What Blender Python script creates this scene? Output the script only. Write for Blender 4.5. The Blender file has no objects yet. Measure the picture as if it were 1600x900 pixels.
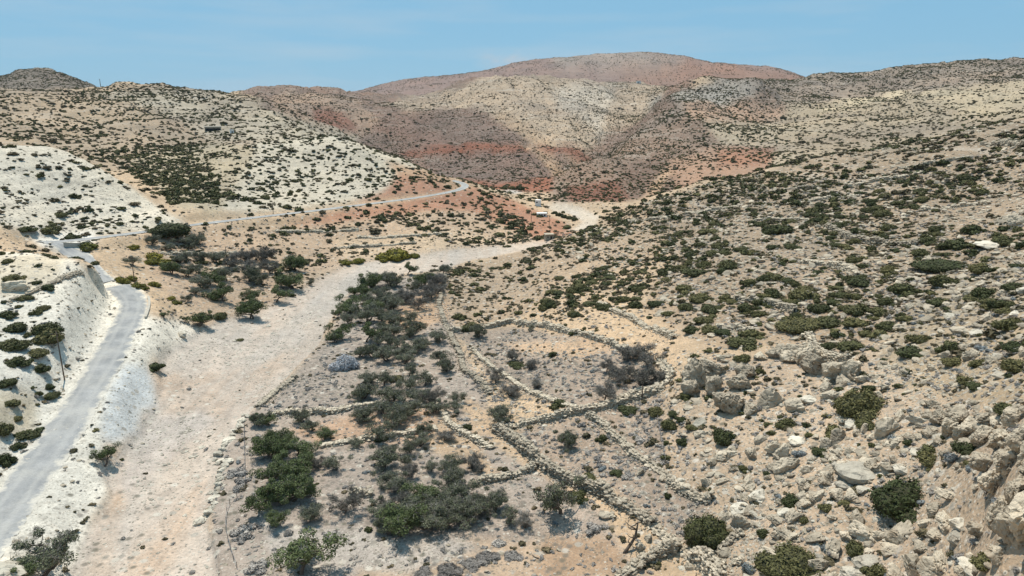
import bpy, bmesh, math, random
import numpy as np
from mathutils import Vector, Matrix, Euler

# ------------------------------------------------------------------ camera, sky, sun, exposure
scene = bpy.context.scene
COL = scene.collection
FPX, PITCH, CAM_Z = 1067.0, math.atan(280 / 1067.0), 60.0
cam_data = bpy.data.cameras.new('camera')
cam_data.sensor_width = 36.0
cam_data.lens = 36.0 * FPX / 1600.0
cam_data.clip_start, cam_data.clip_end = 0.5, 30000
cam = bpy.data.objects.new('camera', cam_data)
COL.objects.link(cam)
cam.location = (0, 0, CAM_Z)
cam.rotation_euler = (math.pi / 2 - PITCH, 0, 0)
scene.camera = cam

SUN_EL, SUN_AZ = math.radians(66), math.radians(-28)      # azimuth from +Y towards +X
sun_dir = Vector((math.sin(SUN_AZ) * math.cos(SUN_EL), math.cos(SUN_AZ) * math.cos(SUN_EL), math.sin(SUN_EL)))
sd = bpy.data.lights.new('sun', 'SUN')
sd.energy, sd.angle, sd.color = 5.0, math.radians(0.55), (1.0, 0.925, 0.81)
sun = bpy.data.objects.new('sun', sd)
COL.objects.link(sun)
sun.rotation_euler = sun_dir.to_track_quat('Z', 'Y').to_euler()

world = bpy.data.worlds.new('World')
scene.world = world
world.use_nodes = True
wn, wl = world.node_tree.nodes, world.node_tree.links
wn.clear()
w_out, w_bg = wn.new('ShaderNodeOutputWorld'), wn.new('ShaderNodeBackground')
w_sky = wn.new('ShaderNodeTexSky')
w_sky.sky_type = 'NISHITA'
w_sky.sun_disc = False
w_sky.sun_elevation, w_sky.sun_rotation = SUN_EL, SUN_AZ
w_sky.altitude, w_sky.air_density, w_sky.dust_density, w_sky.ozone_density = 0, 1.0, 0.3, 2.0
w_bg.inputs['Strength'].default_value = 0.078
w_tc = wn.new('ShaderNodeTexCoord')
w_map = wn.new('ShaderNodeMapping')
w_map.inputs['Rotation'].default_value = (0, 0, 0.35)
w_map.inputs['Scale'].default_value = (1.6, 1.6, 14)
w_noise = wn.new('ShaderNodeTexNoise')
w_noise.inputs['Scale'].default_value, w_noise.inputs['Detail'].default_value = 2.2, 6
w_ramp = wn.new('ShaderNodeMapRange')
w_ramp.inputs['From Min'].default_value, w_ramp.inputs['From Max'].default_value = 0.45, 0.85
w_ramp.inputs['To Max'].default_value = 0.5
w_mix = wn.new('ShaderNodeMix')
w_mix.data_type = 'RGBA'
w_mix.inputs['B'].default_value = (6.6, 7.6, 8.4, 1)
wl.new(w_tc.outputs['Generated'], w_map.inputs['Vector'])
wl.new(w_map.outputs['Vector'], w_noise.inputs['Vector'])
wl.new(w_noise.outputs['Fac'], w_ramp.inputs['Value'])
wl.new(w_ramp.outputs['Result'], w_mix.inputs['Factor'])
w_tone = wn.new('ShaderNodeMix')
w_tone.data_type = 'RGBA'
w_tone.inputs['Factor'].default_value = 0.8
w_tone.inputs['B'].default_value = (2.9, 6.3, 9.1, 1)
wl.new(w_sky.outputs['Color'], w_tone.inputs['A'])
wl.new(w_tone.outputs['Result'], w_mix.inputs['A'])
w_dot = wn.new('ShaderNodeVectorMath')
w_dot.operation = 'DISTANCE'
w_cm = wn.new('ShaderNodeMapping')
w_cm.inputs['Scale'].default_value = (1, 1, 2.2)
_cd = Vector(((792 - 800) / FPX, math.cos(PITCH) + 352 / FPX * math.sin(PITCH), -math.sin(PITCH) + 352 / FPX * math.cos(PITCH))).normalized()
w_dot.inputs[1].default_value = (_cd.x, _cd.y, _cd.z * 2.2)
w_cr = wn.new('ShaderNodeMapRange')
w_cr.inputs['From Min'].default_value, w_cr.inputs['From Max'].default_value = 0.05, 0.0
w_cn = wn.new('ShaderNodeTexNoise')
w_cn.inputs['Scale'].default_value, w_cn.inputs['Detail'].default_value = 38, 7
w_cmul = wn.new('ShaderNodeMath')
w_cmul.operation = 'MULTIPLY'
w_cn2 = wn.new('ShaderNodeMapRange')
w_cn2.inputs['From Min'].default_value, w_cn2.inputs['From Max'].default_value = 0.38, 0.72
w_cmix = wn.new('ShaderNodeMix')
w_cmix.data_type = 'RGBA'
w_cmix.inputs['B'].default_value = (6.4, 7.0, 7.6, 1)
wl.new(w_tc.outputs['Generated'], w_cm.inputs['Vector'])
wl.new(w_cm.outputs['Vector'], w_dot.inputs[0])
wl.new(w_dot.outputs['Value'], w_cr.inputs['Value'])
wl.new(w_cm.outputs['Vector'], w_cn.inputs['Vector'])
wl.new(w_cn.outputs['Fac'], w_cn2.inputs['Value'])
wl.new(w_cn2.outputs['Result'], w_cmul.inputs[0])
wl.new(w_cr.outputs['Result'], w_cmul.inputs[1])
wl.new(w_cmul.outputs[0], w_cmix.inputs['Factor'])
wl.new(w_mix.outputs['Result'], w_cmix.inputs['A'])
wl.new(w_cmix.outputs['Result'], w_bg.inputs['Color'])
wl.new(w_bg.outputs['Background'], w_out.inputs['Surface'])

scene.view_settings.view_transform = 'Standard'
scene.view_settings.look = 'None'
scene.view_settings.exposure = 0.10
scene.view_settings.gamma = 1.0
scene.cycles.max_bounces = 5
scene.cycles.diffuse_bounces = 3

rng = np.random.default_rng(11)
random.seed(11)

# ------------------------------------------------------------------ helpers
def lin(r, g, b, k=1.35):
    """The albedo that shows as this sunlit 8-bit colour."""
    c = np.array([r, g, b], float) / 255
    c = c.mean() + 0.92 * (c - c.mean())
    c = np.where(c <= 0.04045, c / 12.92, ((c + 0.055) / 1.055) ** 2.4)
    return c / k

def _h(ix, iy, seed):
    n = (ix.astype(np.int64) * 374761393 + iy.astype(np.int64) * 668265263 + seed * 974711) & 0xFFFFFFFF
    n = ((n ^ (n >> 13)) * 1274126177) & 0xFFFFFFFF
    return ((n ^ (n >> 16)) & 0xFFFF) / 32767.5 - 1.0

def vnoise(x, y, seed=0):
    ix, iy = np.floor(x), np.floor(y)
    fx, fy = x - ix, y - iy
    fx, fy = fx * fx * (3 - 2 * fx), fy * fy * (3 - 2 * fy)
    a, b = _h(ix, iy, seed), _h(ix + 1, iy, seed)
    c, d = _h(ix, iy + 1, seed), _h(ix + 1, iy + 1, seed)
    return (a * (1 - fx) + b * fx) * (1 - fy) + (c * (1 - fx) + d * fx) * fy

def fbm(x, y, scale, octaves=4, seed=0, gain=0.5):
    x, y = x / scale, y / scale
    s, a, t = 0, 1.0, 0
    for k in range(octaves):
        s = s + a * vnoise(x + 17.3 * k, y - 9.1 * k, seed + k)
        t += a
        a *= gain
        x, y = x * 2.03, y * 2.03
    return s / t

def ray(u, v):
    """World direction through a point of the photograph's frame."""
    a, b = (np.asarray(u, float) - 800) / FPX, (450 - np.asarray(v, float)) / FPX
    cp, sp = math.cos(PITCH), math.sin(PITCH)
    return a, cp + b * sp, -sp + b * cp

def project(x, y, z):
    cp, sp = math.cos(PITCH), math.sin(PITCH)
    zz = z - CAM_Z
    dep = np.maximum(y * cp - zz * sp, 1e-3)
    return 800 + FPX * x / dep, 450 - FPX * (y * sp + zz * cp) / dep, dep

def inside(poly, u, v):
    p = np.array(poly, float)
    r = np.zeros(u.shape, bool)
    sel = (u >= p[:, 0].min()) & (u <= p[:, 0].max()) & (v >= p[:, 1].min()) & (v <= p[:, 1].max())
    if not sel.any():
        return r
    uu, vv = u[sel], v[sel]
    q = np.zeros(uu.shape, bool)
    j = len(p) - 1
    for i in range(len(p)):
        x1, y1, x2, y2 = p[i, 0], p[i, 1], p[j, 0], p[j, 1]
        if y1 != y2:
            q ^= ((y1 > vv) != (y2 > vv)) & (uu < (x2 - x1) * (vv - y1) / (y2 - y1) + x1)
        j = i
    r[sel] = q
    return r

def mesh_from(name, V, F, mats=(), fmat=None, smooth=False):
    """A mesh from numpy vertices and one face array (n x 3 or n x 4), or a list of such arrays."""
    Fs = F if isinstance(F, list) else [F]
    Fs = [np.asarray(f, np.int32) for f in Fs if len(f)]
    me = bpy.data.meshes.new(name)
    me.vertices.add(len(V))
    me.vertices.foreach_set('co', np.asarray(V, np.float32).ravel())
    loops = np.concatenate([f.ravel() for f in Fs])
    tot = np.concatenate([np.full(len(f), f.shape[1], np.int32) for f in Fs])
    me.loops.add(len(loops))
    me.loops.foreach_set('vertex_index', loops)
    me.polygons.add(len(tot))
    me.polygons.foreach_set('loop_start', np.concatenate([[0], np.cumsum(tot)[:-1]]).astype(np.int32))
    if fmat is not None:
        me.polygons.foreach_set('material_index', np.asarray(fmat, np.int32))
    me.polygons.foreach_set('use_smooth', np.full(len(tot), smooth, bool))
    for m in mats:
        me.materials.append(m)
    me.update(calc_edges=True)
    return me

def attr_face(me, name, vals):
    a = me.attributes.new(name, 'FLOAT', 'FACE')
    a.data.foreach_set('value', np.asarray(vals, np.float32))

def link(name, me, parent=None, loc=(0, 0, 0), rot=(0, 0, 0), scale=(1, 1, 1)):
    o = bpy.data.objects.new(name, me)
    COL.objects.link(o)
    o.location, o.rotation_euler, o.scale = loc, rot, scale
    if parent:
        o.parent = parent
    return o

def tag(o, label=None, cat=None, group=None, kind=None):
    if label: o['label'] = label
    if cat: o['category'] = cat
    if group: o['group'] = group
    if kind: o['kind'] = kind
    return o

# ------------------------------------------------------------------ materials
def new_mat(name):
    m = bpy.data.materials.new(name)
    m.use_nodes = True
    nt = m.node_tree
    nt.nodes.clear()
    out = nt.nodes.new('ShaderNodeOutputMaterial')
    b = nt.nodes.new('ShaderNodeBsdfPrincipled')
    b.inputs['Roughness'].default_value = 0.9
    b.inputs['Specular IOR Level'].default_value = 0.12
    nt.links.new(b.outputs[0], out.inputs[0])
    return m, nt, b

class NB:
    """Small node-building helper."""
    def __init__(s, nt):
        s.nt = nt
        s.oc = None
    def coord(s):
        if s.oc is None:
            s.oc = s.nt.nodes.new('ShaderNodeTexCoord').outputs['Object']
        return s.oc
    def noise(s, scale, detail=4, rough=0.55, vec=None):
        n = s.nt.nodes.new('ShaderNodeTexNoise')
        n.inputs['Scale'].default_value, n.inputs['Detail'].default_value = scale, detail
        n.inputs['Roughness'].default_value = rough
        s.nt.links.new(vec if vec is not None else s.coord(), n.inputs['Vector'])
        return n.outputs['Fac']
    def voro(s, scale, out='Distance', vec=None):
        n = s.nt.nodes.new('ShaderNodeTexVoronoi')
        n.inputs['Scale'].default_value = scale
        s.nt.links.new(vec if vec is not None else s.coord(), n.inputs['Vector'])
        return n.outputs[out]
    def rng(s, val, a, b, c=0.0, d=1.0):
        n = s.nt.nodes.new('ShaderNodeMapRange')
        for k, x in zip(('From Min', 'From Max', 'To Min', 'To Max'), (a, b, c, d)):
            n.inputs[k].default_value = x
        s.nt.links.new(val, n.inputs['Value'])
        return n.outputs['Result']
    def math(s, op, a, b=None):
        n = s.nt.nodes.new('ShaderNodeMath')
        n.operation = op
        for k, x in enumerate((a, b)):
            if x is None: continue
            if isinstance(x, (int, float)): n.inputs[k].default_value = x
            else: s.nt.links.new(x, n.inputs[k])
        return n.outputs[0]
    def mix(s, fac, A, B, mode='MIX'):
        n = s.nt.nodes.new('ShaderNodeMix')
        n.data_type = 'RGBA'
        n.blend_type = mode
        for k, x in (('Factor', fac), ('A', A), ('B', B)):
            i = n.inputs[k]
            if isinstance(x, (int, float)): i.default_value = x
            elif isinstance(x, (tuple, list, np.ndarray)): i.default_value = (*[float(q) for q in x[:3]], 1)
            else: s.nt.links.new(x, i)
        return n.outputs['Result']
    def scale_col(s, col, fac):
        n = s.nt.nodes.new('ShaderNodeVectorMath')
        n.operation = 'SCALE'
        if isinstance(col, (tuple, list, np.ndarray)): n.inputs[0].default_value = [float(q) for q in col[:3]]
        else: s.nt.links.new(col, n.inputs[0])
        s.nt.links.new(fac, n.inputs['Scale'])
        return n.outputs[0]
    def attr(s, name, out='Fac', kind='GEOMETRY'):
        n = s.nt.nodes.new('ShaderNodeAttribute')
        n.attribute_name = name
        n.attribute_type = kind
        return n.outputs[out]
    def random(s):
        return s.nt.nodes.new('ShaderNodeObjectInfo').outputs['Random']
    def bump(s, b, h, strength, dist):
        n = s.nt.nodes.new('ShaderNodeBump')
        n.inputs['Strength'].default_value, n.inputs['Distance'].default_value = strength, dist
        s.nt.links.new(h, n.inputs['Height'])
        s.nt.links.new(n.outputs['Normal'], b.inputs['Normal'])

def ground_material():
    m, nt, b = new_mat('ground_soil_and_rock')
    n = NB(nt)
    tint, stony, strata = n.attr('tint', 'Color'), n.attr('stony'), n.attr('strata')
    big, mid, fine = n.noise(0.03, 5), n.noise(0.35, 5, 0.65), n.noise(2.2, 4, 0.7)
    f = n.math('ADD', n.math('ADD', n.rng(big, 0.3, 0.7, -0.10, 0.10), n.rng(mid, 0.3, 0.7, -0.20, 0.20)), n.rng(fine, 0.25, 0.75, -0.24, 0.24))
    col = n.scale_col(tint, n.math('ADD', f, 1.0))
    # pale stone fragments, three sizes
    for sc, th, cov in ((0.55, 0.30, 0.62), (1.6, 0.30, 0.52), (4.5, 0.34, 0.5)):
        cell = n.voro(sc, 'Color')
        d = n.voro(sc)
        sep = nt.nodes.new('ShaderNodeSeparateColor')
        nt.links.new(cell, sep.inputs[0])
        here = n.math('LESS_THAN', sep.outputs[0], n.math('MULTIPLY', stony, cov))
        edge = n.rng(d, th * 0.8, th * 1.3, 1, 0)
        shade = n.rng(sep.outputs[1], 0, 1, 0.22, 0.55)
        rock = n.scale_col((0.98, 0.9, 0.77), shade)
        col = n.mix(n.math('MULTIPLY', n.math('MULTIPLY', here, edge), 0.8), col, rock)
    # tiny dry plants and their litter
    scrub = n.attr('scrub')
    for sc, th in ((0.8, 0.42), (1.9, 0.40), (4.2, 0.42)):
        cell, d = n.voro(sc, 'Color'), n.voro(sc)
        sep = nt.nodes.new('ShaderNodeSeparateColor')
        nt.links.new(cell, sep.inputs[0])
        here = n.math('LESS_THAN', sep.outputs[2], scrub)
        edge = n.rng(d, th * 0.5, th * 1.2, 1, 0)
        lit = n.mix(sep.outputs[1], (0.17, 0.15, 0.13), (0.105, 0.10, 0.075))
        col = n.mix(n.math('MULTIPLY', n.math('MULTIPLY', here, edge), 0.75), col, lit)
    # bedding ledges on the hills
    sx = nt.nodes.new('ShaderNodeSeparateXYZ')
    nt.links.new(n.coord(), sx.inputs[0])
    zz = n.math('ADD', n.math('MULTIPLY', sx.outputs['Z'], 0.22), n.math('MULTIPLY', n.noise(0.012, 4), 5.0))
    comb = nt.nodes.new('ShaderNodeCombineXYZ')
    nt.links.new(zz, comb.inputs['Z'])
    nt.links.new(n.math('MULTIPLY', sx.outputs['X'], 0.006), comb.inputs['X'])
    nt.links.new(n.math('MULTIPLY', sx.outputs['Y'], 0.006), comb.inputs['Y'])
    led = n.noise(2.0, 3, 0.6, comb.outputs[0])
    ledm = n.math('MULTIPLY', strata, n.rng(led, 0.55, 0.7))
    col = n.mix(n.math('MULTIPLY', ledm, 0.45), col, (0.46, 0.42, 0.36))
    darkm = n.math('MULTIPLY', strata, n.rng(led, 0.45, 0.32))
    col = n.mix(n.math('MULTIPLY', darkm, 0.35), col, (0.13, 0.115, 0.10))
    nt.links.new(col, b.inputs['Base Color'])
    h = n.math('ADD', n.math('MULTIPLY', mid, 0.7), n.math('MULTIPLY', fine, 0.35))
    h = n.math('ADD', h, n.math('MULTIPLY', n.math('MULTIPLY', n.rng(n.voro(1.6), 0, 0.5, 1, 0), stony), 0.3))
    n.bump(b, h, 0.7, 0.5)
    return m

def leaf_material(name, cols, vary=0.35, shade=0.6):
    m, nt, b = new_mat(name)
    n = NB(nt)
    c = n.mix(n.random(), cols[0], cols[1])
    f = n.math('ADD', n.rng(n.random(), 0, 1, 1 - vary / 2, 1 + vary / 2), n.rng(n.attr('leaf_tone'), 0, 1, -shade / 2, shade / 2))
    nt.links.new(n.scale_col(c, f), b.inputs['Base Color'])
    b.inputs['Roughness'].default_value = 0.75
    b.inputs['Specular IOR Level'].default_value = 0.2
    return m

def rock_material(name, cA, cB, dirt=(0.30, 0.2, 0.12), scale=1.0, dirt_amt=0.5):
    m, nt, b = new_mat(name)
    n = NB(nt)
    nz, pit = n.noise(1.3 * scale, 6, 0.65), n.noise(6 * scale, 4, 0.7)
    c = n.mix(n.rng(nz, 0.32, 0.68), cA, cB)
    c = n.mix(n.math('MULTIPLY', n.rng(n.noise(0.8 * scale, 4), 0.52, 0.72), dirt_amt), c, dirt)
    c = n.mix(n.math('MULTIPLY', n.rng(pit, 0.56, 0.7), 0.45), c, (0.12, 0.11, 0.10))
    vd = nt.nodes.new('ShaderNodeTexVoronoi')
    vd.feature = 'DISTANCE_TO_EDGE'
    vd.inputs['Scale'].default_value = 1.1 * scale
    warp = nt.nodes.new('ShaderNodeVectorMath')
    warp.operation = 'ADD'
    nt.links.new(n.coord(), warp.inputs[0])
    nt.links.new(n.scale_col((0.7, 0.7, 0.7), nz), warp.inputs[1])
    nt.links.new(warp.outputs[0], vd.inputs['Vector'])
    crack = n.rng(vd.outputs['Distance'], 0.0, 0.05, 1, 0)
    crack = n.math('MULTIPLY', crack, n.rng(n.noise(0.9 * scale, 4), 0.5, 0.66))
    c = n.mix(n.math('MULTIPLY', crack, 0.45), c, (0.13, 0.11, 0.085))
    f = n.math('MULTIPLY', n.rng(n.random(), 0, 1, 0.72, 1.15), n.rng(n.attr('stone_tone'), 0, 1, 0.72, 1.12))
    nt.links.new(n.scale_col(c, f), b.inputs['Base Color'])
    n.bump(b, n.math('SUBTRACT', n.math('ADD', nz, n.math('MULTIPLY', pit, 0.5)), n.math('MULTIPLY', crack, 0.6)), 0.9, 0.28 / scale)
    return m

def plain_material(name, c, c2=None, scale=3.0, rough=0.85, bump=0.2):
    m, nt, b = new_mat(name)
    n = NB(nt)
    nz = n.noise(scale, 5, 0.65)
    c2 = c2 if c2 is not None else [x * 0.7 for x in c]
    nt.links.new(n.mix(n.rng(nz, 0.3, 0.7), c, c2), b.inputs['Base Color'])
    b.inputs['Roughness'].default_value = rough
    n.bump(b, nz, bump, 0.05)
    return m

def road_material():
    m, nt, b = new_mat('gravel_road_surface')
    n = NB(nt)
    across = n.attr('across')
    nz, fine = n.noise(0.25, 5, 0.6), n.noise(3.0, 5, 0.7)
    c = n.mix(n.rng(nz, 0.3, 0.7), (0.20, 0.206, 0.21), (0.335, 0.335, 0.33))
    tr = n.math('ABSOLUTE', n.math('SUBTRACT', n.math('ABSOLUTE', across), 0.42))
    c = n.mix(n.math('MULTIPLY', n.rng(tr, 0.05, 0.2, 1, 0), 0.45), c, (0.36, 0.355, 0.34))
    edge = n.rng(n.math('ADD', n.math('ABSOLUTE', across), n.rng(n.noise(0.35, 5, 0.7), 0.3, 0.7, -0.35, 0.35)), 0.72, 0.98)
    c = n.mix(n.rng(n.noise(0.09, 5, 0.7), 0.5, 0.72, 0, 0.6), c, (0.40, 0.385, 0.35))
    c = n.mix(n.math('MULTIPLY', edge, 0.8), c, (0.52, 0.485, 0.42))
    c = n.scale_col(c, n.rng(fine, 0.25, 0.75, 0.85, 1.15))
    nt.links.new(c, b.inputs['Base Color'])
    n.bump(b, fine, 0.4, 0.08)
    return m

M_GROUND = ground_material()
M_ROAD = road_material()
M_SHRUB = leaf_material('dark_evergreen_leaves', ((0.048, 0.062, 0.022), (0.125, 0.112, 0.046)))
M_DRY = leaf_material('brown_olive_scrub', ((0.075, 0.068, 0.036), (0.15, 0.118, 0.07)))
M_CORE = plain_material('shrub_core_shade', (0.055, 0.058, 0.030), (0.036, 0.036, 0.022), 5, 0.9, 0.0)  # solid core, coloured dark for the shade inside the foliage
M_CORE_G = plain_material('cushion_inner_twigs', (0.21, 0.195, 0.185), (0.15, 0.14, 0.135), 5, 0.9, 0.0)
M_BROOM = leaf_material('yellow_green_leaves', ((0.13, 0.13, 0.022), (0.20, 0.17, 0.028)))
M_GREY = leaf_material('grey_cushion_leaves', ((0.29, 0.268, 0.245), (0.36, 0.325, 0.285)))
M_BLUE = leaf_material('blue_grey_leaves', ((0.17, 0.20, 0.205), (0.21, 0.23, 0.235)))
M_PALE = leaf_material('pale_blue_blossom', ((0.36, 0.375, 0.40), (0.40, 0.41, 0.43)))
M_OLIVE = leaf_material('olive_leaves', ((0.105, 0.118, 0.068), (0.135, 0.142, 0.092)))
M_OLIVE_D = leaf_material('dull_olive_leaves', ((0.125, 0.122, 0.092), (0.155, 0.148, 0.12)))
M_OLIVE_G = leaf_material('bright_olive_leaves', ((0.080, 0.105, 0.038), (0.100, 0.122, 0.052)))
M_TWIG = leaf_material('bare_grey_twigs', ((0.17, 0.155, 0.14), (0.23, 0.21, 0.19)))
M_BARK = plain_material('grey_bark', (0.16, 0.13, 0.105), (0.07, 0.058, 0.048), 7, 0.95, 0.5)
M_ROCK = rock_material('grey_limestone', (0.58, 0.50, 0.385), (0.42, 0.365, 0.285), (0.40, 0.28, 0.17), 1.0, 0.6)
M_ROCKW = rock_material('white_limestone', (0.64, 0.59, 0.49), (0.50, 0.45, 0.365), (0.5, 0.4, 0.28), 1.0, 0.3)
M_CLIFF = rock_material('cliff_limestone', (0.60, 0.515, 0.395), (0.43, 0.37, 0.285), (0.40, 0.28, 0.175), 0.5, 0.6)
M_STONE = rock_material('wall_stone', (0.62, 0.54, 0.42), (0.47, 0.405, 0.315), (0.46, 0.34, 0.22), 1.5, 0.35)
M_WOOD = plain_material('weathered_pole_wood', (0.15, 0.11, 0.08), (0.09, 0.07, 0.055), 6)
M_WHITE = plain_material('white_painted_wall', (0.78, 0.77, 0.74), (0.68, 0.66, 0.62), 2)
M_DARK = plain_material('dark_panel_inner_shade', (0.03, 0.03, 0.032), (0.02, 0.02, 0.02), 2)  # solid dark colour, also standing in for shade inside the shelter
M_WIRE = plain_material('galvanised_wire', (0.30, 0.30, 0.30), (0.22, 0.22, 0.22), 4, 0.5)
M_CONC = plain_material('weathered_concrete', (0.46, 0.43, 0.37), (0.36, 0.33, 0.28), 1.2)

# ------------------------------------------------------------------ the terrain: heights from surveyed profiles
# each line: column of the view: (row, metres away) for ground in view, ('h', metres away, height) for ground behind a crest
PROFILES = {
 -230: [('h',60,4),('h',110,7),('h',150,13),('h',220,22),('h',300,38),('h',450,50),('h',700,70),('h',1000,90),('h',1500,95)],
 0: [(900,99),(860,105),(780,118),(700,133),(600,150),(500,178),(400,222),(365,264),(300,308),(230,360),('h',420,40),(228,480),(180,650),(138,850),('h',1050,74)],
 50: [(900,98),(800,114),(700,133),(600,152),(500,178),(400,217),(378,262),(360,272),(230,365),('h',425,38),(180,660),(136,880)],
 100: [(900,96.5),(800,113),(700,131),(600,152),(500,177),(430,200),(411,208),('h',230,15.5),(388,258),(365,282),(345,298),(290,330),(234,370),('h',430,37),(231,500),(180,680),(136,900),('h',1100,76)],
 150: [(900,95),(800,111),(700,131),(620,150),(560,166),(500,186),(450,204),(434,205),('h',226,12),(372,270),(350,292),(300,325),(260,352),('h',400,27)],
 200: [(900,92),(800,109),(700,130),(640,149),(560,169),(530,178),(455,217),(430,235),(400,256),(362,284),(345,300),(290,343),('h',375,24),(275,420),(230,520),(180,680),(130,950),('h',1150,78)],
 250: [(700,131),(600,158),(550,176),(500,195),(450,226),(400,262),(356,293),(340,306),('h',350,19),(310,356),(270,430),(127,960)],
 300: [(900,89),(800,105),(700,128),(600,159),(520,194),(490,206),(440,238),(400,268),(352,302),(335,312),(300,370),(260,460),(230,540),(205,620),(165,800),(135,980),('h',1200,76)],
 400: [(900,85),(700,123),(600,154),(500,204),(450,237),(400,272),(370,298),(341,322),(325,340),(300,380),(250,450),(215,520),(200,600),(160,800),('h',1050,68)],
 500: [(900,82),(700,119),(600,150),(500,199),(440,245),(400,284),(370,310),(345,330),(330,343),(315,365),(290,410),(250,460),(213,520),('h',565,37),(205,700),(185,850),(160,1050),(137,1450),('h',1750,85)],
 600: [(900,80),(700,116),(600,146),(500,195),(440,242),(410,272),(385,300),(360,320),(335,345),(317,375),(300,395),(270,440),(237,490),('h',560,22),(225,800),(200,900),(170,1100),(147,1500),('h',1800,80)],
 660: [(400,280),(370,312),(340,345),(325,365),(308,388),(295,405),(270,440),('h',520,12),(262,640),(240,760),(225,850),(190,1000),(150,1350)],
 720: [(900,78),(600,144),(500,192),(430,248),(395,287),(370,316),(345,345),(320,370),(300,400),(291,425),(281,440),('h',500,6),(272,590),(235,780),(222,870),(190,1000),(150,1250),(124,1400),('h',1700,85)],
 800: [(900,78),(700,113.5),(600,143),(500,192),(440,237),(400,280),(385,300),(368,321),(350,348),(320,400),(305,440),(296,482),(285,525),(275,580),(260,650),(235,770),(222,850),(190,980),(150,1150),(117,1350),('h',1700,95)],
 850: [(400,262),(385,285),(372,305),('h',320,1.5),(350,350),(335,382),(320,418),(300,470),(285,520),(270,600),(118,1350)],
 900: [(900,78),(750,101),(650,121),(550,154),(470,195),(420,235),(380,280),(362,300),('h',332,2),(350,355),(335,384),(322,412),(312,436),(300,460),(280,505),(252,560),('h',620,9),(245,750),(225,840),(190,980),(150,1150),(126,1350),('h',1700,95)],
 1000: [(900,78.5),(750,99),(650,121),(560,147),(500,172),(430,215),(370,275),(330,325),(316,345),('h',395,5),(310,430),(290,480),(250,580),(220,680),(200,760),('h',810,36),(192,870),(163,1000),('h',1080,62),(150,1200),(129,1400),('h',1800,100)],
 1050: [(1000,68),(800,92),(600,128),(500,166),(300,352),('h',420,8),(136,1060)],
 1100: [(900,78),(800,91),(700,105),(600,125),(500,160),(430,200),(370,255),(320,310),(283,360),('h',430,12),(278,480),(250,560),(215,680),(190,800),(160,950),(140,1050),(122,1100),('h',1400,90)],
 1200: [(900,74),(800,87),(700,102),(600,124),(500,155),(430,190),(370,240),(320,295),(262,375),('h',450,20),(258,520),(235,620),(210,740),(185,880),(160,1000),(140,1150),(124,1300),('h',1600,100)],
 1300: [(900,72.5),(800,82),(700,98),(600,120),(520,145),(450,175),(380,225),(320,285),(244,385),('h',460,28),(238,560),(210,700),(180,880),(155,1050),(135,1250),(115,1500),('h',1900,115)],
 1400: [(900,70),(800,81),(700,93.5),(600,114),(520,138),(450,168),(380,215),(320,270),(228,385),('h',470,34),(222,600),(190,780),(155,1000),(135,1200),(106,1500),('h',1900,120)],
 1500: [(900,65),(800,73),(700,86),(620,100),(540,125),(450,165),(380,205),(300,285),(207,390),('h',480,42),(200,640),(170,820),(140,1050),(96,1450),('h',1900,125)],
 1600: [(900,57),(800,61),(700,69),(620,88),(540,112),(450,150),(380,190),(300,270),(184,390),('h',480,50),(180,650),(150,900),(125,1100),(90,1400),('h',1900,125)],
 1850: [('h',50,34),('h',90,40),('h',150,40),('h',250,44),('h',390,66),('h',480,60),('h',700,64),('h',1400,140),('h',1900,130)],
}
SKYLINE = [(145,134,930),(189,129,950),(233,127,960),(280,133,975),(324,139,960),(365,148,930),
 (0,119,1650),(25,111,1690),(51,107,1700),(75,109,1700),(100,118,1680),(125,127,1640),(145,134,1600),
 (380,142,1480),(402,134,1500),(419,132,1510),(472,135,1500),(540,140,1480),
 (570,141,2800),(611,127,2900),(665,120,2950),(706,117,3000),(746,112,3000),(773,107,3000),(817,96,3050),(868,92,3050),(925,87,3100),
 (996,83,3100),(1067,88,3050),(1094,94,3000),(1144,103,3000),(1205,105,3000),(1252,118,2900),
 (766,119,1380),(844,117,1360),(881,125,1350),(928,126,1370),(1043,138,1300),(1060,133,1120),(1148,123,1120),(1195,128,1130),
 (1259,118,1420),(1340,112,1500),(1425,104,1500),(1533,94,1440),
 (928,236,600),(979,208,720),(1040,186,800),(1070,172,880),(950,205,900),(1000,163,1000),(1030,146,1080),
 (850,110,2300),(980,110,2300),(1100,112,2300),(1200,115,2300),(560,232,470),(620,246,470),(680,277,440),
 (520,211,525),(126,418,206),(145,430,206),(159,443,206),(450,213,525),(350,245,455)]
HIDDEN = [(u, d, z) for u in (-230, 0, 200, 400, 600, 800, 1000, 1200, 1400, 1600, 1850) for d, z in ((4200, 120), (7500, 20))]
HIDDEN += [(u, 2900, 100) for u in (-230, 0, 150, 300, 450, 1350, 1600, 1850)] + [(u, 1900, 95) for u in (800, 900, 1000, 1100, 1200)]
HIDDEN += [(-60, 1700, 105), (200, 1650, 85), (480, 1800, 85), (50, 1250, 78), (300, 1700, 85), (50, 2000, 85)]
HIDDEN += [(u, d, z) for d in (12, 45) for u, z in ((-230, 6), (100, 2), (400, 0), (700, 0), (950, 1))] + [(1200, 45, 8), (1200, 12, 8), (1500, 40, 20), (1500, 12, 16), (1850, 12, 26)]
pts = []
def add_view(u, v, d):
    x, y, z = ray(u, v)
    h = math.hypot(x, y)
    pts.append((math.atan2(x, y), math.log(d), CAM_Z + d * z / h))
def add_hidden(u, d, z):
    x, y, _ = ray(u, 260)
    pts.append((math.atan2(x, y), math.log(d), z))
for u, prof in PROFILES.items():
    for p in prof:
        if p[0] == 'h': add_hidden(u, p[1], p[2])
        else: add_view(u, p[0], p[1])
for s in SKYLINE: add_view(*s)
for u, d, z in HIDDEN: add_hidden(u, d, z)
P = np.array(pts)
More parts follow.
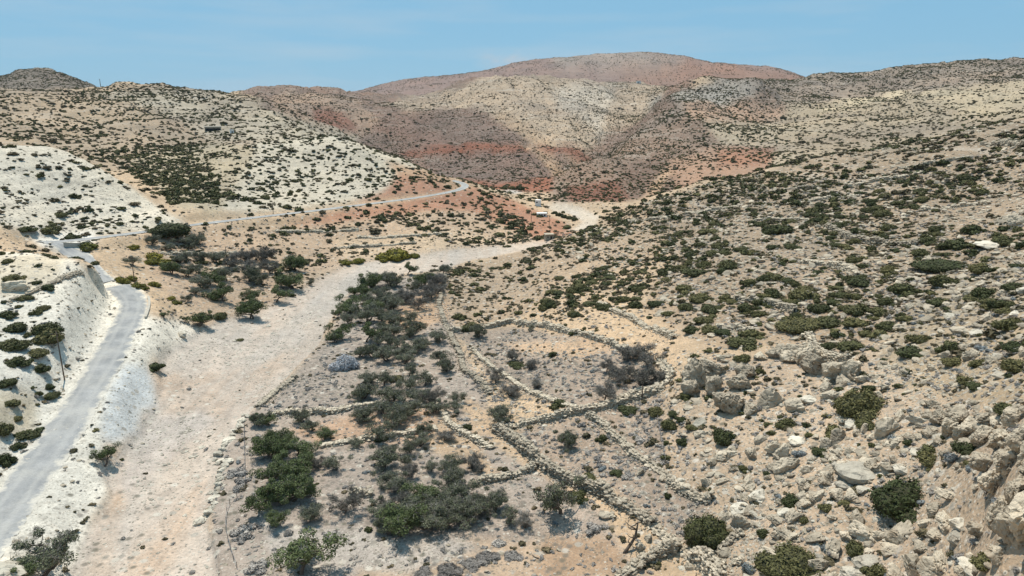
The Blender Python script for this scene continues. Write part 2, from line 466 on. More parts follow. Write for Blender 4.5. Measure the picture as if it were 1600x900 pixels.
LS, CC = 0.36, 0.018
def kern(ax, lx, bx, mx):
    return np.sqrt((ax[:, None] - bx[None]) ** 2 + (LS * (lx[:, None] - mx[None])) ** 2 + CC * CC)
K = kern(P[:, 0], P[:, 1], P[:, 0], P[:, 1]) - 2e-4 * np.eye(len(P))
# heights are solved as slope against distance so that near and far weigh alike in the view
WGT = np.exp(-0.75 * P[:, 1])
Q = np.c_[np.ones(len(P)), P[:, 0], P[:, 1]]
A = np.block([[K, Q], [Q.T, np.zeros((3, 3))]])
SOL = np.linalg.solve(A, np.r_[P[:, 2] * WGT, 0, 0, 0])
def base_height(az, ld):
    shp = az.shape
    a, l = az.ravel(), ld.ravel()
    r = np.empty(a.shape)
    for i in range(0, len(a), 20000):
        s = slice(i, i + 20000)
        r[s] = kern(a[s], l[s], P[:, 0], P[:, 1]) @ SOL[:-3] + SOL[-3] + SOL[-2] * a[s] + SOL[-1] * l[s]
    return (r * np.exp(0.75 * l)).reshape(shp)

rad = math.radians
AZ = np.unique(np.round(np.concatenate([np.linspace(-180, -60, 17), np.linspace(-60, -41, 24), np.linspace(-41, 41, 760), np.linspace(41, 60, 24), np.linspace(60, 180, 17)]), 5))
AZ = np.radians(AZ)
LD = np.concatenate([np.log([1.5, 4, 8, 14, 22, 30, 38, 44]), np.linspace(math.log(50), math.log(520), 440), np.linspace(math.log(520), math.log(2000), 150)[1:], np.linspace(math.log(2000), math.log(9000), 40)[1:]])
NA, ND = len(AZ), len(LD)
# evaluate on a coarser lattice, then interpolate
ca = np.linspace(rad(-60), rad(60), 330)
cl = np.linspace(math.log(8), LD[-1], 330)
CZ = base_height(*np.meshgrid(ca, cl, indexing='ij'))
def bilerp(az, ld):
    fa = np.clip((az - ca[0]) / (ca[1] - ca[0]), 0, len(ca) - 1.001)
    fl = np.clip((ld - cl[0]) / (cl[1] - cl[0]), 0, len(cl) - 1.001)
    i, j = fa.astype(int), fl.astype(int)
    a, b = fa - i, fl - j
    # smooth in both directions (Catmull-Rom along distance)
    def row(ii):
        jm, j1, j2 = np.maximum(j - 1, 0), np.minimum(j + 1, len(cl) - 1), np.minimum(j + 2, len(cl) - 1)
        p0, p1, p2, p3 = CZ[ii, jm], CZ[ii, j], CZ[ii, j1], CZ[ii, j2]
        return p1 + 0.5 * b * (p2 - p0 + b * (2 * p0 - 5 * p1 + 4 * p2 - p3 + b * (3 * (p1 - p2) + p3 - p0)))
    return row(i) * (1 - a) + row(np.minimum(i + 1, len(ca) - 1)) * a
GA, GL = np.meshgrid(AZ, LD, indexing='ij')
GD = np.exp(GL)
GX, GY = GD * np.sin(GA), GD * np.cos(GA)
def full_height(az, ld):
    z = bilerp(np.clip(az, rad(-58), rad(58)), ld)
    back = np.clip((np.abs(az) - rad(60)) / rad(110), 0, 1)
    back = back * back * (3 - 2 * back)
    avg = 0.5 * (bilerp(np.full_like(az, rad(-58)), ld) + bilerp(np.full_like(az, rad(58)), ld))
    return z * (1 - back) + avg * back
GZ = full_height(GA, GL)

def tan_grid():
    return (GZ - CAM_Z) / GD
TG = tan_grid()
J0 = int(np.searchsorted(LD, math.log(48)))
def locate(u, v, dmin=0.0):
    """Where the line of sight through (u, v) first meets the ground: x, y, z and distance."""
    x, y, z = ray(u, v)
    az, t = math.atan2(x, y), z / math.hypot(x, y)
    i = int(np.clip(np.searchsorted(AZ, az) - 1, 0, NA - 2))
    w = (az - AZ[i]) / (AZ[i + 1] - AZ[i])
    col = TG[i] * (1 - w) + TG[i + 1] * w
    j0 = max(J0, int(np.searchsorted(LD, math.log(max(dmin, 1.6)))))
    hit = np.nonzero(col[j0:] >= t)[0]
    if len(hit) == 0:
        j = j0 + int(np.argmax(col[j0:]))
        ld = LD[j]
    else:
        j = j0 + hit[0]
        if j == j0: ld = LD[j]
        else: ld = LD[j - 1] + (LD[j] - LD[j - 1]) * (t - col[j - 1]) / max(col[j] - col[j - 1], 1e-9)
    d = math.exp(ld)
    return d * math.sin(az), d * math.cos(az), ground_z(d * math.sin(az), d * math.cos(az)), d
def ground_z(x, y):
    """Height of the ground sheet at a place."""
    x, y = np.asarray(x, float), np.asarray(y, float)
    az, ld = np.arctan2(x, y), np.log(np.maximum(np.hypot(x, y), 1.6))
    i = np.clip(np.searchsorted(AZ, az) - 1, 0, NA - 2)
    j = np.clip(np.searchsorted(LD, ld) - 1, 0, ND - 2)
    a = (az - AZ[i]) / (AZ[i + 1] - AZ[i])
    # distance is linear between rings, not its logarithm
    d0, d1 = np.exp(LD[j]), np.exp(LD[j + 1])
    b = np.clip((np.exp(ld) - d0) / (d1 - d0), 0, 1)
    r = (GZ[i, j] * (1 - a) + GZ[i + 1, j] * a) * (1 - b) + (GZ[i, j + 1] * (1 - a) + GZ[i + 1, j + 1] * a) * b
    return r if r.ndim else float(r)
def px_size(u, v, d):
    """Metres that one pixel of the photograph spans at ground distance d on that line of sight."""
    x, y, z = ray(u, v)
    return d / math.hypot(x, y) / FPX

def resample(pl, step):
    pl = np.asarray(pl, float)
    seg = np.hypot(*(pl[1:, :2] - pl[:-1, :2]).T)
    s = np.r_[0, np.cumsum(seg)]
    t = np.arange(0, s[-1] + 1e-6, step)
    return np.c_[[np.interp(t, s, pl[:, k]) for k in range(pl.shape[1])]].T
def smooth_line(pl, n):
    pl = pl.copy()
    for _ in range(n):
        pl[1:-1] = 0.25 * pl[:-2] + 0.5 * pl[1:-1] + 0.25 * pl[2:]
    return pl

# ---- roads are benched into the slope
ROAD_NEAR_PX = [(-60,892),(0,812),(50,742),(100,674),(138,612),(166,563),(190,520),(206,492,195),(212,470,206),(199,454,216),(172,446,220)]
ROAD_FAR_PX = [(62,379),(100,379),(160,371),(240,361),(300,352),(400,340),(480,331),(560,321),(640,311),(690,303),(718,297),(731,290),(722,285),(706,282)]
def on_sight(u, v, d):
    x, y, z = ray(u, v)
    h = math.hypot(x, y)
    return d * x / h, d * y / h, CAM_Z + d * z / h
def road_line(px, halves, dmin=0):
    p = np.array([on_sight(*q) if len(q) == 3 else locate(*q, dmin)[:3] for q in px])
    return smooth_line(resample(p, 1.5), 30)
R_NEAR = road_line(ROAD_NEAR_PX, 3.0)
_h1, _h2 = on_sight(154, 440, 227), on_sight(141, 425, 236)
R_HID = np.array([R_NEAR[-1], (_h1[0], _h1[1], 12.2), (_h2[0], _h2[1], 13.4), on_sight(130, 402, 250), on_sight(104, 390, 258), on_sight(78, 381, 262)])
R_HID = smooth_line(resample(R_HID, 1.5), 8)
R_FAR = road_line(ROAD_FAR_PX, 3.0, 248)
ROADS = [(R_NEAR, 3.2), (R_HID, 3.0), (R_FAR, 2.6)]
near_road = np.full(GX.shape, 1e9)
for line, hw in ROADS:
    q = line[::2]
    bb = (GX > q[:, 0].min() - 25) & (GX < q[:, 0].max() + 25) & (GY > q[:, 1].min() - 25) & (GY < q[:, 1].max() + 25)
    idx = np.nonzero(bb.ravel())[0]
    X, Y = GX.ravel()[idx], GY.ravel()[idx]
    best, bz = np.full(len(idx), 1e9), np.zeros(len(idx))
    tight = 4.0 if line is R_HID else 7.5
    qv = project(q[:, 0], q[:, 1], q[:, 2])[1]
    reach = np.where((line is R_NEAR) & (qv < 462), 3.5, tight)
    bw = np.zeros(len(idx))
    for a, rc in zip(q, reach):
        dd = np.hypot(X - a[0], Y - a[1])
        m = dd < best
        best[m], bz[m], bw[m] = dd[m], a[2], rc
    w = np.clip((hw + bw - best) / np.maximum(bw - 1.0, 0.5), 0, 1)
    w = w * w * (3 - 2 * w)
    zf = GZ.ravel()
    zf[idx] = zf[idx] * (1 - w) + bz * w
    GZ = zf.reshape(GX.shape)
    nr = near_road.ravel()
    nr[idx] = np.minimum(nr[idx], best - hw)
    near_road = nr.reshape(GX.shape)

# ---- zones: where each kind of ground lies (traced on the view, given a distance range so that it stays on its own hill)
GU, GV, GDEP = project(GX, GY, GZ)
wob_u = 46 * fbm(GX, GY, np.clip(GD / 6, 10, 120), 5, 3, 0.6) * np.clip(100 / GD, 0.25, 1)
wob_v = 26 * fbm(GX, GY, np.clip(GD / 6, 10, 120), 5, 8, 0.6) * np.clip(100 / GD, 0.25, 1)
UU, VV = GU + wob_u, GV + wob_v
front = GY > 1
RIVER = [(105,905),(135,830),(180,770),(160,735),(200,700),(240,650),(255,600),(250,560),(300,525),(340,500),(400,480),(450,460),(500,432),(540,414),(640,398),(740,386),(860,372),(872,378),
         (800,393),(740,403),(690,420),(640,425),(585,432),(535,465),(515,500),(500,535),(440,590),(400,630),(375,660),(360,700),(345,760),(330,820),(345,870),(350,905),(300,960),(60,960)]
RIVER2 = [(868,330),(850,320),(870,316),(905,322),(932,338),(925,352),(900,366),(880,362),(910,345),(890,332)]
GRAVEL = [(168,668),(185,610),(205,572),(240,580),(252,612),(256,640),(232,652),(226,680),(196,702),(172,692)]
Z = [  # polygon, dmin, dmax, colour, stony, strata
 ([(-3000,-3000),(5000,-3000),(5000,9000),(-3000,9000)], 0, 1e9, (200,172,140), 0.35, 0.0),
 # far mountain
 ([(-3000,-900),(5000,-900),(5000,900),(-3000,900)], 1850, 1e9, (148,122,112), 0.1, 0.25),
 ([(940,95),(1060,90),(1260,118),(1260,140),(1000,140)], 1850, 1e9, (158,118,98), 0.1, 0.2),
 ([(860,88),(1000,82),(1080,92),(1000,104),(880,104)], 1850, 1e9, (160,146,134), 0.2, 0.3),
 # middle mountain
 ([(380,60),(1080,60),(1080,330),(380,330)], 520, 1850, (142,112,96), 0.3, 0.6),
 ([(540,195),(620,176),(700,182),(770,196),(840,226),(880,240),(760,240),(640,238),(580,230)], 560, 1850, (134,104,90), 0.2, 0.4),
 ([(590,165),(650,145),(720,134),(760,118),(830,112),(930,122),(1045,132),(1010,165),(960,190),(925,215),(900,240),(870,225),(820,200),(760,172),(690,170),(640,172)], 560, 1850, (190,166,140), 0.5, 0.9),
 ([(860,130),(960,128),(940,205),(880,170)], 560, 1850, (204,188,168), 0.6, 0.9),
 ([(770,180),(800,178),(870,225),(930,240),(925,255),(850,235)], 560, 1850, (188,158,126), 0.5, 0.5),
 ([(620,236),(700,226),(800,222),(880,224),(950,236),(940,246),(860,240),(760,234),(680,236),(640,246)], 540, 1300, (148,88,64), 0.1, 0.1),
 ([(650,250),(760,236),(850,240),(900,262),(870,280),(740,286),(690,272)], 540, 1300, (130,104,92), 0.2, 0.3),
 ([(805,222),(830,222),(905,270),(880,282),(850,250)], 540, 1300, (186,150,118), 0.4, 0.2),
 ([(700,276),(780,284),(860,268),(900,268),(890,310),(780,310),(735,296)], 470, 760, (150,94,70), 0.1, 0.1),
 ([(440,140),(560,150),(590,185),(560,210),(470,205),(400,190)], 640, 1850, (172,140,116), 0.35, 0.5),
 ([(485,172),(530,174),(560,190),(540,208),(495,200)], 640, 1400, (150,88,64), 0.1, 0.1),
 # right-hand valley side
 ([(860,345),(862,275),(930,236),(979,209),(1045,182),(1070,165),(1130,115),(1300,110),(1300,330)], 425, 1850, (146,118,99), 0.4, 0.5),
 ([(925,232),(1043,139),(1075,130),(1130,115),(1100,170),(979,212)], 700, 1200, (138,120,108), 0.5, 0.45),
 ([(1010,150),(1130,120),(1200,128),(1120,165),(1020,190)], 900, 1850, (168,158,146), 0.8, 0.6),
 ([(925,225),(1045,140),(1060,165),(990,200),(935,235)], 760, 1850, (126,103,90), 0.3, 0.4),
 ([(880,335),(925,320),(990,250),(1050,240),(1060,285),(1000,325),(930,345)], 425, 800, (126,98,82), 0.35, 0.3),
 ([(980,338),(998,338),(1030,292),(1066,244),(1052,244),(1014,292)], 425, 800, (204,166,132), 0.2, 0.0),
 ([(880,290),(960,285),(980,310),(940,335),(890,320)], 425, 560, (134,86,66), 0.2, 0.2),
 ([(1040,250),(1130,225),(1310,222),(1330,260),(1060,310)], 425, 900, (176,138,112), 0.25, 0.15),
 ([(1120,235),(1270,225),(1290,250),(1120,260)], 425, 900, (172,122,94), 0.2, 0.1),
 ([(1100,190),(1300,180),(1300,225),(1130,228)], 425, 1100, (190,170,142), 0.6, 0.5),
 ([(1060,160),(1250,160),(1240,180),(1080,190)], 600, 1300, (184,148,122), 0.3, 0.2),
 # far right hill
 ([(1180,120),(1700,80),(1700,140),(1400,150),(1230,158)], 800, 1900, (158,138,120), 0.5, 0.6),
 ([(1230,158),(1420,145),(1700,130),(1700,240),(1200,270)], 425, 1900, (182,162,134), 0.4, 0.25),
 ([(1430,146),(1500,138),(1700,118),(1700,170),(1600,188),(1530,185),(1480,165)], 425, 1900, (200,180,148), 0.2, 0.2),
 ([(1270,166),(1400,138),(1430,142),(1290,172)], 700, 1900, (214,194,160), 0.1, 0.0),
 # left hills
 ([(-900,60),(400,60),(420,260),(-900,300)], 385, 1250, (182,158,130), 0.5, 0.6),
 ([(140,140),(250,130),(360,150),(560,205),(560,220),(330,215),(250,170)], 385, 1250, (196,180,154), 0.6, 0.8),
 ([(-900,60),(300,60),(300,140),(-900,140)], 1250, 1850, (120,108,96), 0.3, 0.4),
 ([(-900,200),(60,226),(110,236),(160,262),(205,292),(250,322),(300,356),(120,376),(70,368),(-60,350),(-900,350)], 235, 384, (217,206,186), 0.5, 0.7),
 ([(330,330),(345,255),(400,220),(520,208),(620,242),(660,270),(640,292),(560,312),(470,322)], 320, 600, (210,197,174), 0.5, 0.6),
 ([(210,250),(330,220),(400,230),(345,330),(300,345)], 320, 620, (190,172,142), 0.4, 0.4),
 ([(600,250),(660,268),(735,285),(760,300),(720,300),(640,300)], 330, 520, (186,150,118), 0.3, 0.2),
 # red earth under the road
 ([(420,352),(520,330),(620,316),(700,302),(745,292),(800,310),(880,345),(905,372),(860,380),(820,360),(740,330),(660,330),(560,342)], 300, 480, (180,130,102), 0.2, 0.0),
 ([(620,272),(680,286),(700,300),(600,312),(540,318),(600,300)], 350, 460, (172,126,100), 0.2, 0.0),
 # terraced fields
 ([(300,356),(420,350),(560,342),(740,330),(820,360),(855,374),(740,386),(600,400),(500,425),(430,465),(340,500),(280,470),(230,420),(240,385)], 200, 430, (190,162,134), 0.45, 0.0),
 ([(520,372),(720,360),(800,372),(640,398),(540,408)], 200, 430, (208,180,148), 0.35, 0.0),
 # near left marl
 ([(-900,395),(60,382),(110,398),(150,430),(190,440),(235,460),(240,500),(290,500),(320,520),(255,560),(240,580),(180,690),(165,735),(180,770),(135,830),(105,960),(-900,1500)], 60, 232, (232,223,206), 0.55, 0.3),
 ([(-200,400),(110,405),(90,440),(20,470),(-200,480)], 60, 232, (212,198,174), 0.5, 0.2),
 ([(-200,600),(60,620),(50,690),(-200,720)], 60, 232, (212,196,168), 0.4, 0.2),
 ([(40,372),(150,366),(160,376),(130,402),(70,390)], 200, 300, (232,226,214), 0.15, 0.0),
 # river bed
 (RIVER, 60, 420, (205,186,168), 0.65, 0.0),
 ([(240,600),(330,560),(450,500),(520,490),(500,535),(430,590),(380,640),(350,720),(320,800),(280,905),(210,905),(230,800),(280,720),(250,660)], 60, 420, (203,178,155), 0.55, 0.0),
 ([(240,650),(320,640),(350,650),(300,700),(230,760),(200,790),(205,740)], 60, 420, (198,184,172), 0.75, 0.0),
 ([(270,560),(380,520),(470,500),(480,520),(400,560),(300,590)], 60, 420, (203,186,170), 0.7, 0.0),
 ([(120,905),(150,850),(200,760),(215,790),(190,860),(175,905)], 60, 420, (203,174,147), 0.4, 0.0),
 (RIVER2, 330, 470, (206,190,170), 0.5, 0.0),
 ([(770,300),(800,292),(820,298),(790,304)], 440, 560, (190,182,172), 0.4, 0.0),
 (GRAVEL, 60, 200, (208,209,206), 0.6, 0.0),
 # olive grove floor
 ([(385,650),(440,590),(520,520),(535,470),(590,435),(690,425),(690,470),(710,540),(760,600),(770,680),(840,730),(900,790),(1010,905),(360,960),(345,870),(345,760),(365,690)], 60, 300, (172,156,142), 0.65, 0.0),
 ([(590,500),(690,430),(695,500),(640,520)], 60, 300, (194,160,128), 0.35, 0.0),
 ([(690,640),(760,700),(800,740),(700,730),(640,690)], 60, 300, (192,163,132), 0.35, 0.0),
 ([(440,660),(590,640),(680,640),(660,690),(500,690)], 60, 300, (192,158,130), 0.4, 0.0),
 ([(730,620),(770,640),(780,670),(740,680),(715,640)], 60, 300, (200,170,138), 0.15, 0.0),
 ([(560,850),(780,830),(960,860),(1000,905),(560,960)], 60, 300, (190,164,138), 0.4, 0.0),
 ([(400,800),(600,830),(760,850),(640,890),(430,880)], 60, 300, (188,176,164), 0.75, 0.0),
 ([(850,830),(950,850),(985,905),(840,905)], 60, 300, (172,144,118), 0.3, 0.0),
 # walled enclosures
 ([(705,520),(800,505),(900,525),(1000,560),(1045,590),(1000,615),(905,642),(850,620),(770,580)], 60, 300, (158,142,128), 0.5, 0.0),
 ([(790,530),(920,530),(960,555),(900,560),(820,545)], 60, 300, (194,164,134), 0.35, 0.0),
 ([(790,672),(910,645),(1030,610),(1040,740),(1120,800),(1080,860),(1000,800),(880,740)], 60, 300, (168,148,130), 0.6, 0.0),
 # rocky right slope
 ([(1040,610),(1100,560),(1300,540),(1700,560),(1800,1200),(1000,1200),(1120,870),(1120,800),(1040,740)], 30, 200, (188,163,136), 0.9, 0.2),
 ([(690,425),(870,374),(1000,318),(1100,300),(1050,400),(900,440),(800,500),(710,515)], 60, 340, (184,157,128), 0.7, 0.0),
 ([(1000,318),(1250,250),(1700,170),(1700,420),(1300,400),(1050,400)], 100, 410, (172,147,119), 0.75, 0.8),
 ([(1380,560),(1500,430),(1700,400),(1700,640),(1450,620)], 60, 300, (180,157,127), 0.68, 0.3),
 ([(1050,400),(1300,400),(1500,430),(1380,540),(1100,540),(1000,480)], 60, 300, (178,151,122), 0.75, 0.3),
]
tint = np.zeros(GX.shape + (3,))
stony, strata = np.zeros(GX.shape), np.zeros(GX.shape)
for poly, d0, d1, c, st, sr in Z:
    m = inside(poly, UU, VV) & (GD >= d0) & (GD <= d1) & front
    if len(poly) == 4 and poly[0][0] == -3000 and poly[0][1] == -3000: m = np.ones(GX.shape, bool)
    if poly is RIVER: m = inside(RIVER, GU + 0.45 * wob_u, GV + 0.45 * wob_v) & (GD >= d0) & (GD <= d1) & front
    tint[m], stony[m], strata[m] = lin(*c), st, sr
def blur(a, n):
    for _ in range(n):
        a = a.copy()
        a[1:-1] = 0.25 * a[:-2] + 0.5 * a[1:-1] + 0.25 * a[2:]
        a[:, 1:-1] = 0.25 * a[:, :-2] + 0.5 * a[:, 1:-1] + 0.25 * a[:, 2:]
    return a
is_river = (inside(RIVER, GU + 0.45 * wob_u, GV + 0.45 * wob_v) & (GD > 55) & (GD < 420) & front) | (inside(RIVER2, UU, VV) & (GD > 330) & (GD < 470) & front)
is_gravel = inside(GRAVEL, UU, VV) & (GD < 200) & front
tint = blur(tint, 8)
stony, strata = blur(stony, 3), blur(strata, 6)
# patches of redder and paler earth
pt = fbm(GX, GY, 45, 4, 21)
pt = pt + 0.8 * fbm(GX, GY, np.clip(GD / 12, 6, 90), 4, 23, 0.6)
far = np.clip((GD - 520) / 150, 0, 1)
mot = np.clip(0.35 + 2.2 * fbm(GX + 0.3 * GY, GY * 0.5, 75, 6, 27, 0.62), 0, 1) * far * np.clip((2600 - GD) / 700, 0.25, 1) * 0.42
tint = tint * (1 - mot[..., None]) + lin(124, 108, 98) * mot[..., None]
bar = np.clip(0.5 + 2.0 * fbm(GX, GY * 0.16, 7, 5, 29, 0.6), 0, 1) * is_river * 0.5
trk = np.exp(-((np.abs(fbm(GX + 0.12 * GY, GY * 0.10, 9, 2, 133)) - 0.10) / 0.035) ** 2) * is_river * np.clip(300 / GD - 0.6, 0, 1)
tint = tint * (1 - 0.16 * trk[..., None])
tint = tint * (1 - bar[..., None]) + lin(196, 188, 178) * bar[..., None]
tint *= (1 + 0.17 * pt)[..., None] * np.stack([1 + 0.04 * pt, np.ones_like(pt), 1 - 0.05 * pt], -1)

# ---- relief
gul = np.abs(fbm(GX + 0.25 * GY, GY * 0.45, 90, 4, 141))
rvx, rvy = [], []
for q in ((1030,150,1080),(1000,166,1000),(965,190,900),(930,224,700),(915,246,640),(900,262,590)):
    _x, _y, _z = on_sight(*q); rvx.append(_x); rvy.append(_y)
_rl = resample(np.c_[rvx, rvy], 12)
_dd = np.full(GX.shape, 1e9)
_bb = (GD > 480) & (GD < 1250) & (GU > 800) & (GU < 1120)
for a in _rl: _dd[_bb] = np.minimum(_dd[_bb], np.hypot(GX[_bb] - a[0], GY[_bb] - a[1]))
GZ -= 16 * np.exp(-(_dd / 30) ** 2)
gul2 = np.abs(fbm(GX, GY * 0.5, 34, 3, 143))
flat = blur((is_river | is_gravel).astype(float), 5)
road_w = np.clip((near_road - 0.5) / 5.0, 0, 1)
amp = np.clip((GD - 30) / 40, 0, 1) * (1 - 0.9 * flat) * road_w
hill = np.clip((GD - 420) / 300, 0, 1)
GZ += amp * (0.55 * fbm(GX, GY, 14, 5, 31) * np.clip(1.5 - hill, 0.5, 1))
rough_zone = blur(np.clip(stony - 0.3, 0, 1), 3)
GZ += amp * 0.9 * rough_zone * np.maximum(fbm(GX, GY, 5, 4, 33), -0.2) * np.clip(300 / GD, 0, 1)
ridge = 1 - np.abs(fbm(GX, GY, 150, 5, 41))
GZ += hill * np.clip((2600 - GD) / 800, 0.5, 1) * (9 * (ridge ** 2 - 0.6) * np.clip(GD / 1400, 0.25, 1) + 2.0 * fbm(GX, GY, 28, 4, 43))
GZ -= hill * np.clip((2600 - GD) / 800, 0.4, 1) * (7 * np.clip(0.22 - gul, 0, 1) / 0.22 * np.clip(GD / 1300, 0.3, 1) + 3.0 * np.clip(0.2 - gul2, 0, 1) / 0.2)
mid = np.clip((GD - 250) / 60, 0, 1) * (1 - hill) * (1 - flat) * road_w
GZ += mid * 1.6 * fbm(GX, GY, 32, 5, 47)
# bedding: the slope steps along level beds
bed = 3.2
ph = GZ / bed + 0.8 * fbm(GX, GY, 120, 3, 51)
fr = ph - np.floor(ph)
GZ += strata * road_w * np.clip(GD / 500, 0.25, 1.3) * bed * 0.55 * (np.clip(fr * 2.2 - 0.6, 0, 1) - fr)
GZ -= 0.75 * blur((is_river & (GD < 420)).astype(float), 3) * np.clip((GD - 50) / 20, 0, 1)
# the river's braids
GZ += flat * 0.55 * fbm(GX, GY * 0.2, 6, 5, 61) * np.clip((GD - 50) / 20, 0, 1)
TG = tan_grid()
GU, GV, GDEP = project(GX, GY, GZ)

# ---- one mesh per landform, all cut from the same sheet
region = np.zeros(GX.shape, int)                                    # valley ground
region[(GA < 0) & (GD < 235) & (GU < 330) & (GZ > 3.5)] = 2         # near left slope
region[(GA < rad(-3)) & (GD >= 235) & (GD < 1250) & (GZ > 15)] = 2
region[(GA < rad(-6)) & (GD >= 1250) & (GD < 1850)] = 3
region[(GA > rad(2)) & (GD < 420) & (GZ > 4.5)] = 4
region[(GA > rad(2)) & (GD >= 420) & (GD < 1850) & (GU > 870)] = 5
region[(GD >= 545) & (GD < 1850) & (GU > 560) & (GU <= 1060) & (region != 2)] = 6
region[(region == 5) & (GU < 1060) & (GD > 1090)] = 6
region[GD >= 1850] = 7
region[is_river] = 1
region[is_gravel] = 8
NAMES = ['ground', 'riverbed', 'hillside', 'hill', 'hillside', 'hillside', 'mountain', 'mountain', 'gravel_bank']
LABELS = ['sandy valley floor with grove and terraced fields', 'dry pebbly riverbed winding up the valley', 'pale marl hillside beside the gravel road', 'low hills on the skyline behind the marl ridge',
          'rocky scrub hillside in front of the valley bend', 'brown and beige hillside behind the rocky slope', 'banded mountain closing the valley', 'long brown mountain on the skyline', 'pale grey crushed stone tipped below the road']
scrub = np.full(GX.shape, 0.22)
scrub[(GD > 520)] = 0.34
scrub[(GD > 1850)] = 0.2
for poly, d0, d1, c in [([(1000,318),(1250,250),(1700,170),(1700,640),(1380,560),(1050,500)], 60, 412, 0.34), ([(690,425),(870,374),(1000,318),(1060,400),(1000,480),(860,500),(710,515)], 60, 340, 0.3),
   ([(705,520),(800,505),(900,525),(1000,560),(1045,590),(1030,740),(1110,800),(1080,860),(1000,800),(880,740),(770,670)], 60, 300, 0.5),
   ([(385,650),(440,590),(520,520),(590,435),(690,425),(710,540),(770,680),(900,790),(1010,905),(345,960)], 60, 300, 0.3), ([(-900,200),(300,300),(300,356),(-900,376)], 235, 384, 0.2),
   ([(-900,395),(60,382),(240,460),(320,520),(240,600),(165,735),(105,960),(-900,1500)], 60, 240, 0.1), (RIVER, 60, 420, 0.06), (RIVER2, 330, 470, 0.05), (GRAVEL, 60, 200, 0.02), ([(40,372),(150,366),(160,376),(130,402),(70,390)], 200, 300, 0.02)]:
    scrub[inside(poly, UU, VV) & (GD >= d0) & (GD <= d1) & front] = c
scrub = blur(scrub, 4) * np.clip(1 + 1.2 * fbm(GX, GY, 18, 4, 91), 0.2, 2)
def vertex_normals():
    e1 = np.stack([np.gradient(GX, axis=0), np.gradient(GY, axis=0), np.gradient(GZ, axis=0)], -1)
    e2 = np.stack([np.gradient(GX, axis=1), np.gradient(GY, axis=1), np.gradient(GZ, axis=1)], -1)
    n = np.cross(e2, e1)
    n /= np.maximum(np.linalg.norm(n, axis=-1, keepdims=True), 1e-9)
    n[n[..., 2] < 0] *= -1
    return n
NRM = vertex_normals()
ii = np.arange(NA * ND).reshape(NA, ND)
quads = np.stack([ii[:-1, :-1], ii[:-1, 1:], ii[1:, 1:], ii[1:, :-1]], -1).reshape(-1, 4)[:, ::-1]
qreg = region[:-1, :-1].ravel()
VERT = np.stack([GX, GY, GZ], -1).reshape(-1, 3)
for k in range(len(NAMES)):
    f = quads[qreg == k]
    if not len(f): continue
    used, inv = np.unique(f, return_inverse=True)
    me = mesh_from(NAMES[k], VERT[used], inv.reshape(-1, 4), [M_GROUND], smooth=True)
    a = me.attributes.new('tint', 'FLOAT_COLOR', 'POINT')
    a.data.foreach_set('color', np.c_[tint.reshape(-1, 3)[used], np.ones(len(used))].astype(np.float32).ravel())
    for nm, arr in (('stony', stony), ('strata', strata), ('scrub', scrub)):
        a = me.attributes.new(nm, 'FLOAT', 'POINT')
        a.data.foreach_set('value', arr.ravel()[used].astype(np.float32))
    me.normals_split_custom_set_from_vertices(NRM.reshape(-1, 3)[used].tolist())
    o = link(NAMES[k], me)
    tag(o, LABELS[k], None, None, 'structure')

# ---- the gravel road ribbons
def ribbon(name, line, hw, mat, lift, label, n=9):
    t = np.gradient(line[:, :2], axis=0)
    t /= np.linalg.norm(t, axis=1, keepdims=True)
    nx = np.c_[t[:, 1], -t[:, 0]]
    s = np.linspace(-1, 1, n)
    wv = hw * (1 + 0.10 * vnoise(np.arange(len(line)) / 4.0, np.zeros(len(line)), 5))
    X = line[:, None, 0] + nx[:, None, 0] * s * wv[:, None]
    Y = line[:, None, 1] + nx[:, None, 1] * s * wv[:, None]
    Zr = line[:, None, 2] + 0 * X
    Zr = np.maximum(Zr, ground_z(X, Y)) + lift - 0.1 * (np.abs(s) > 0.99)
    i = np.arange(len(line) * n).reshape(-1, n)
    f = np.stack([i[:-1, :-1], i[:-1, 1:], i[1:, 1:], i[1:, :-1]], -1).reshape(-1, 4)
    me = mesh_from(name, np.stack([X, Y, Zr], -1).reshape(-1, 3), f, [mat], smooth=True)
    a = me.attributes.new('across', 'FLOAT', 'POINT')
    a.data.foreach_set('value', np.tile(s, len(line)).astype(np.float32))
    return tag(link(name, me), label, None, None, 'structure')
ribbon('road', R_NEAR, 3.5, M_ROAD, 0.10, 'grey gravel road curving along the white marl slope')
ribbon('road', R_HID[3:], 3.0, M_ROAD, 0.14, 'short piece of gravel road coming out behind the marl knoll')
ribbon('road', R_FAR, 2.5, M_ROAD, 0.25, 'narrow grey road climbing the far side of the valley')

# ------------------------------------------------------------------ building blocks for plants and stones
def ico(sub):
    bm = bmesh.new()
    bmesh.ops.create_icosphere(bm, subdivisions=sub, radius=1.0)
    V = np.array([v.co[:] for v in bm.verts])
    F = np.array([[v.index for v in f.verts] for f in bm.faces], np.int32)
    bm.free()
    return V / np.linalg.norm(V, axis=1, keepdims=True), F
ICO = {k: ico(k) for k in (1, 2, 3, 4, 5)}

def noise3(p, scale, seed, octv=3):
    x, y, z = p[:, 0], p[:, 1], p[:, 2]
    return (fbm(x + 7.7, y + 0.37 * z, scale, octv, seed) + fbm(y - 3.1, z + 0.41 * x, scale, octv, seed + 50) + fbm(z + 5.3, x - 0.29 * y, scale, octv, seed + 90)) / 1.7

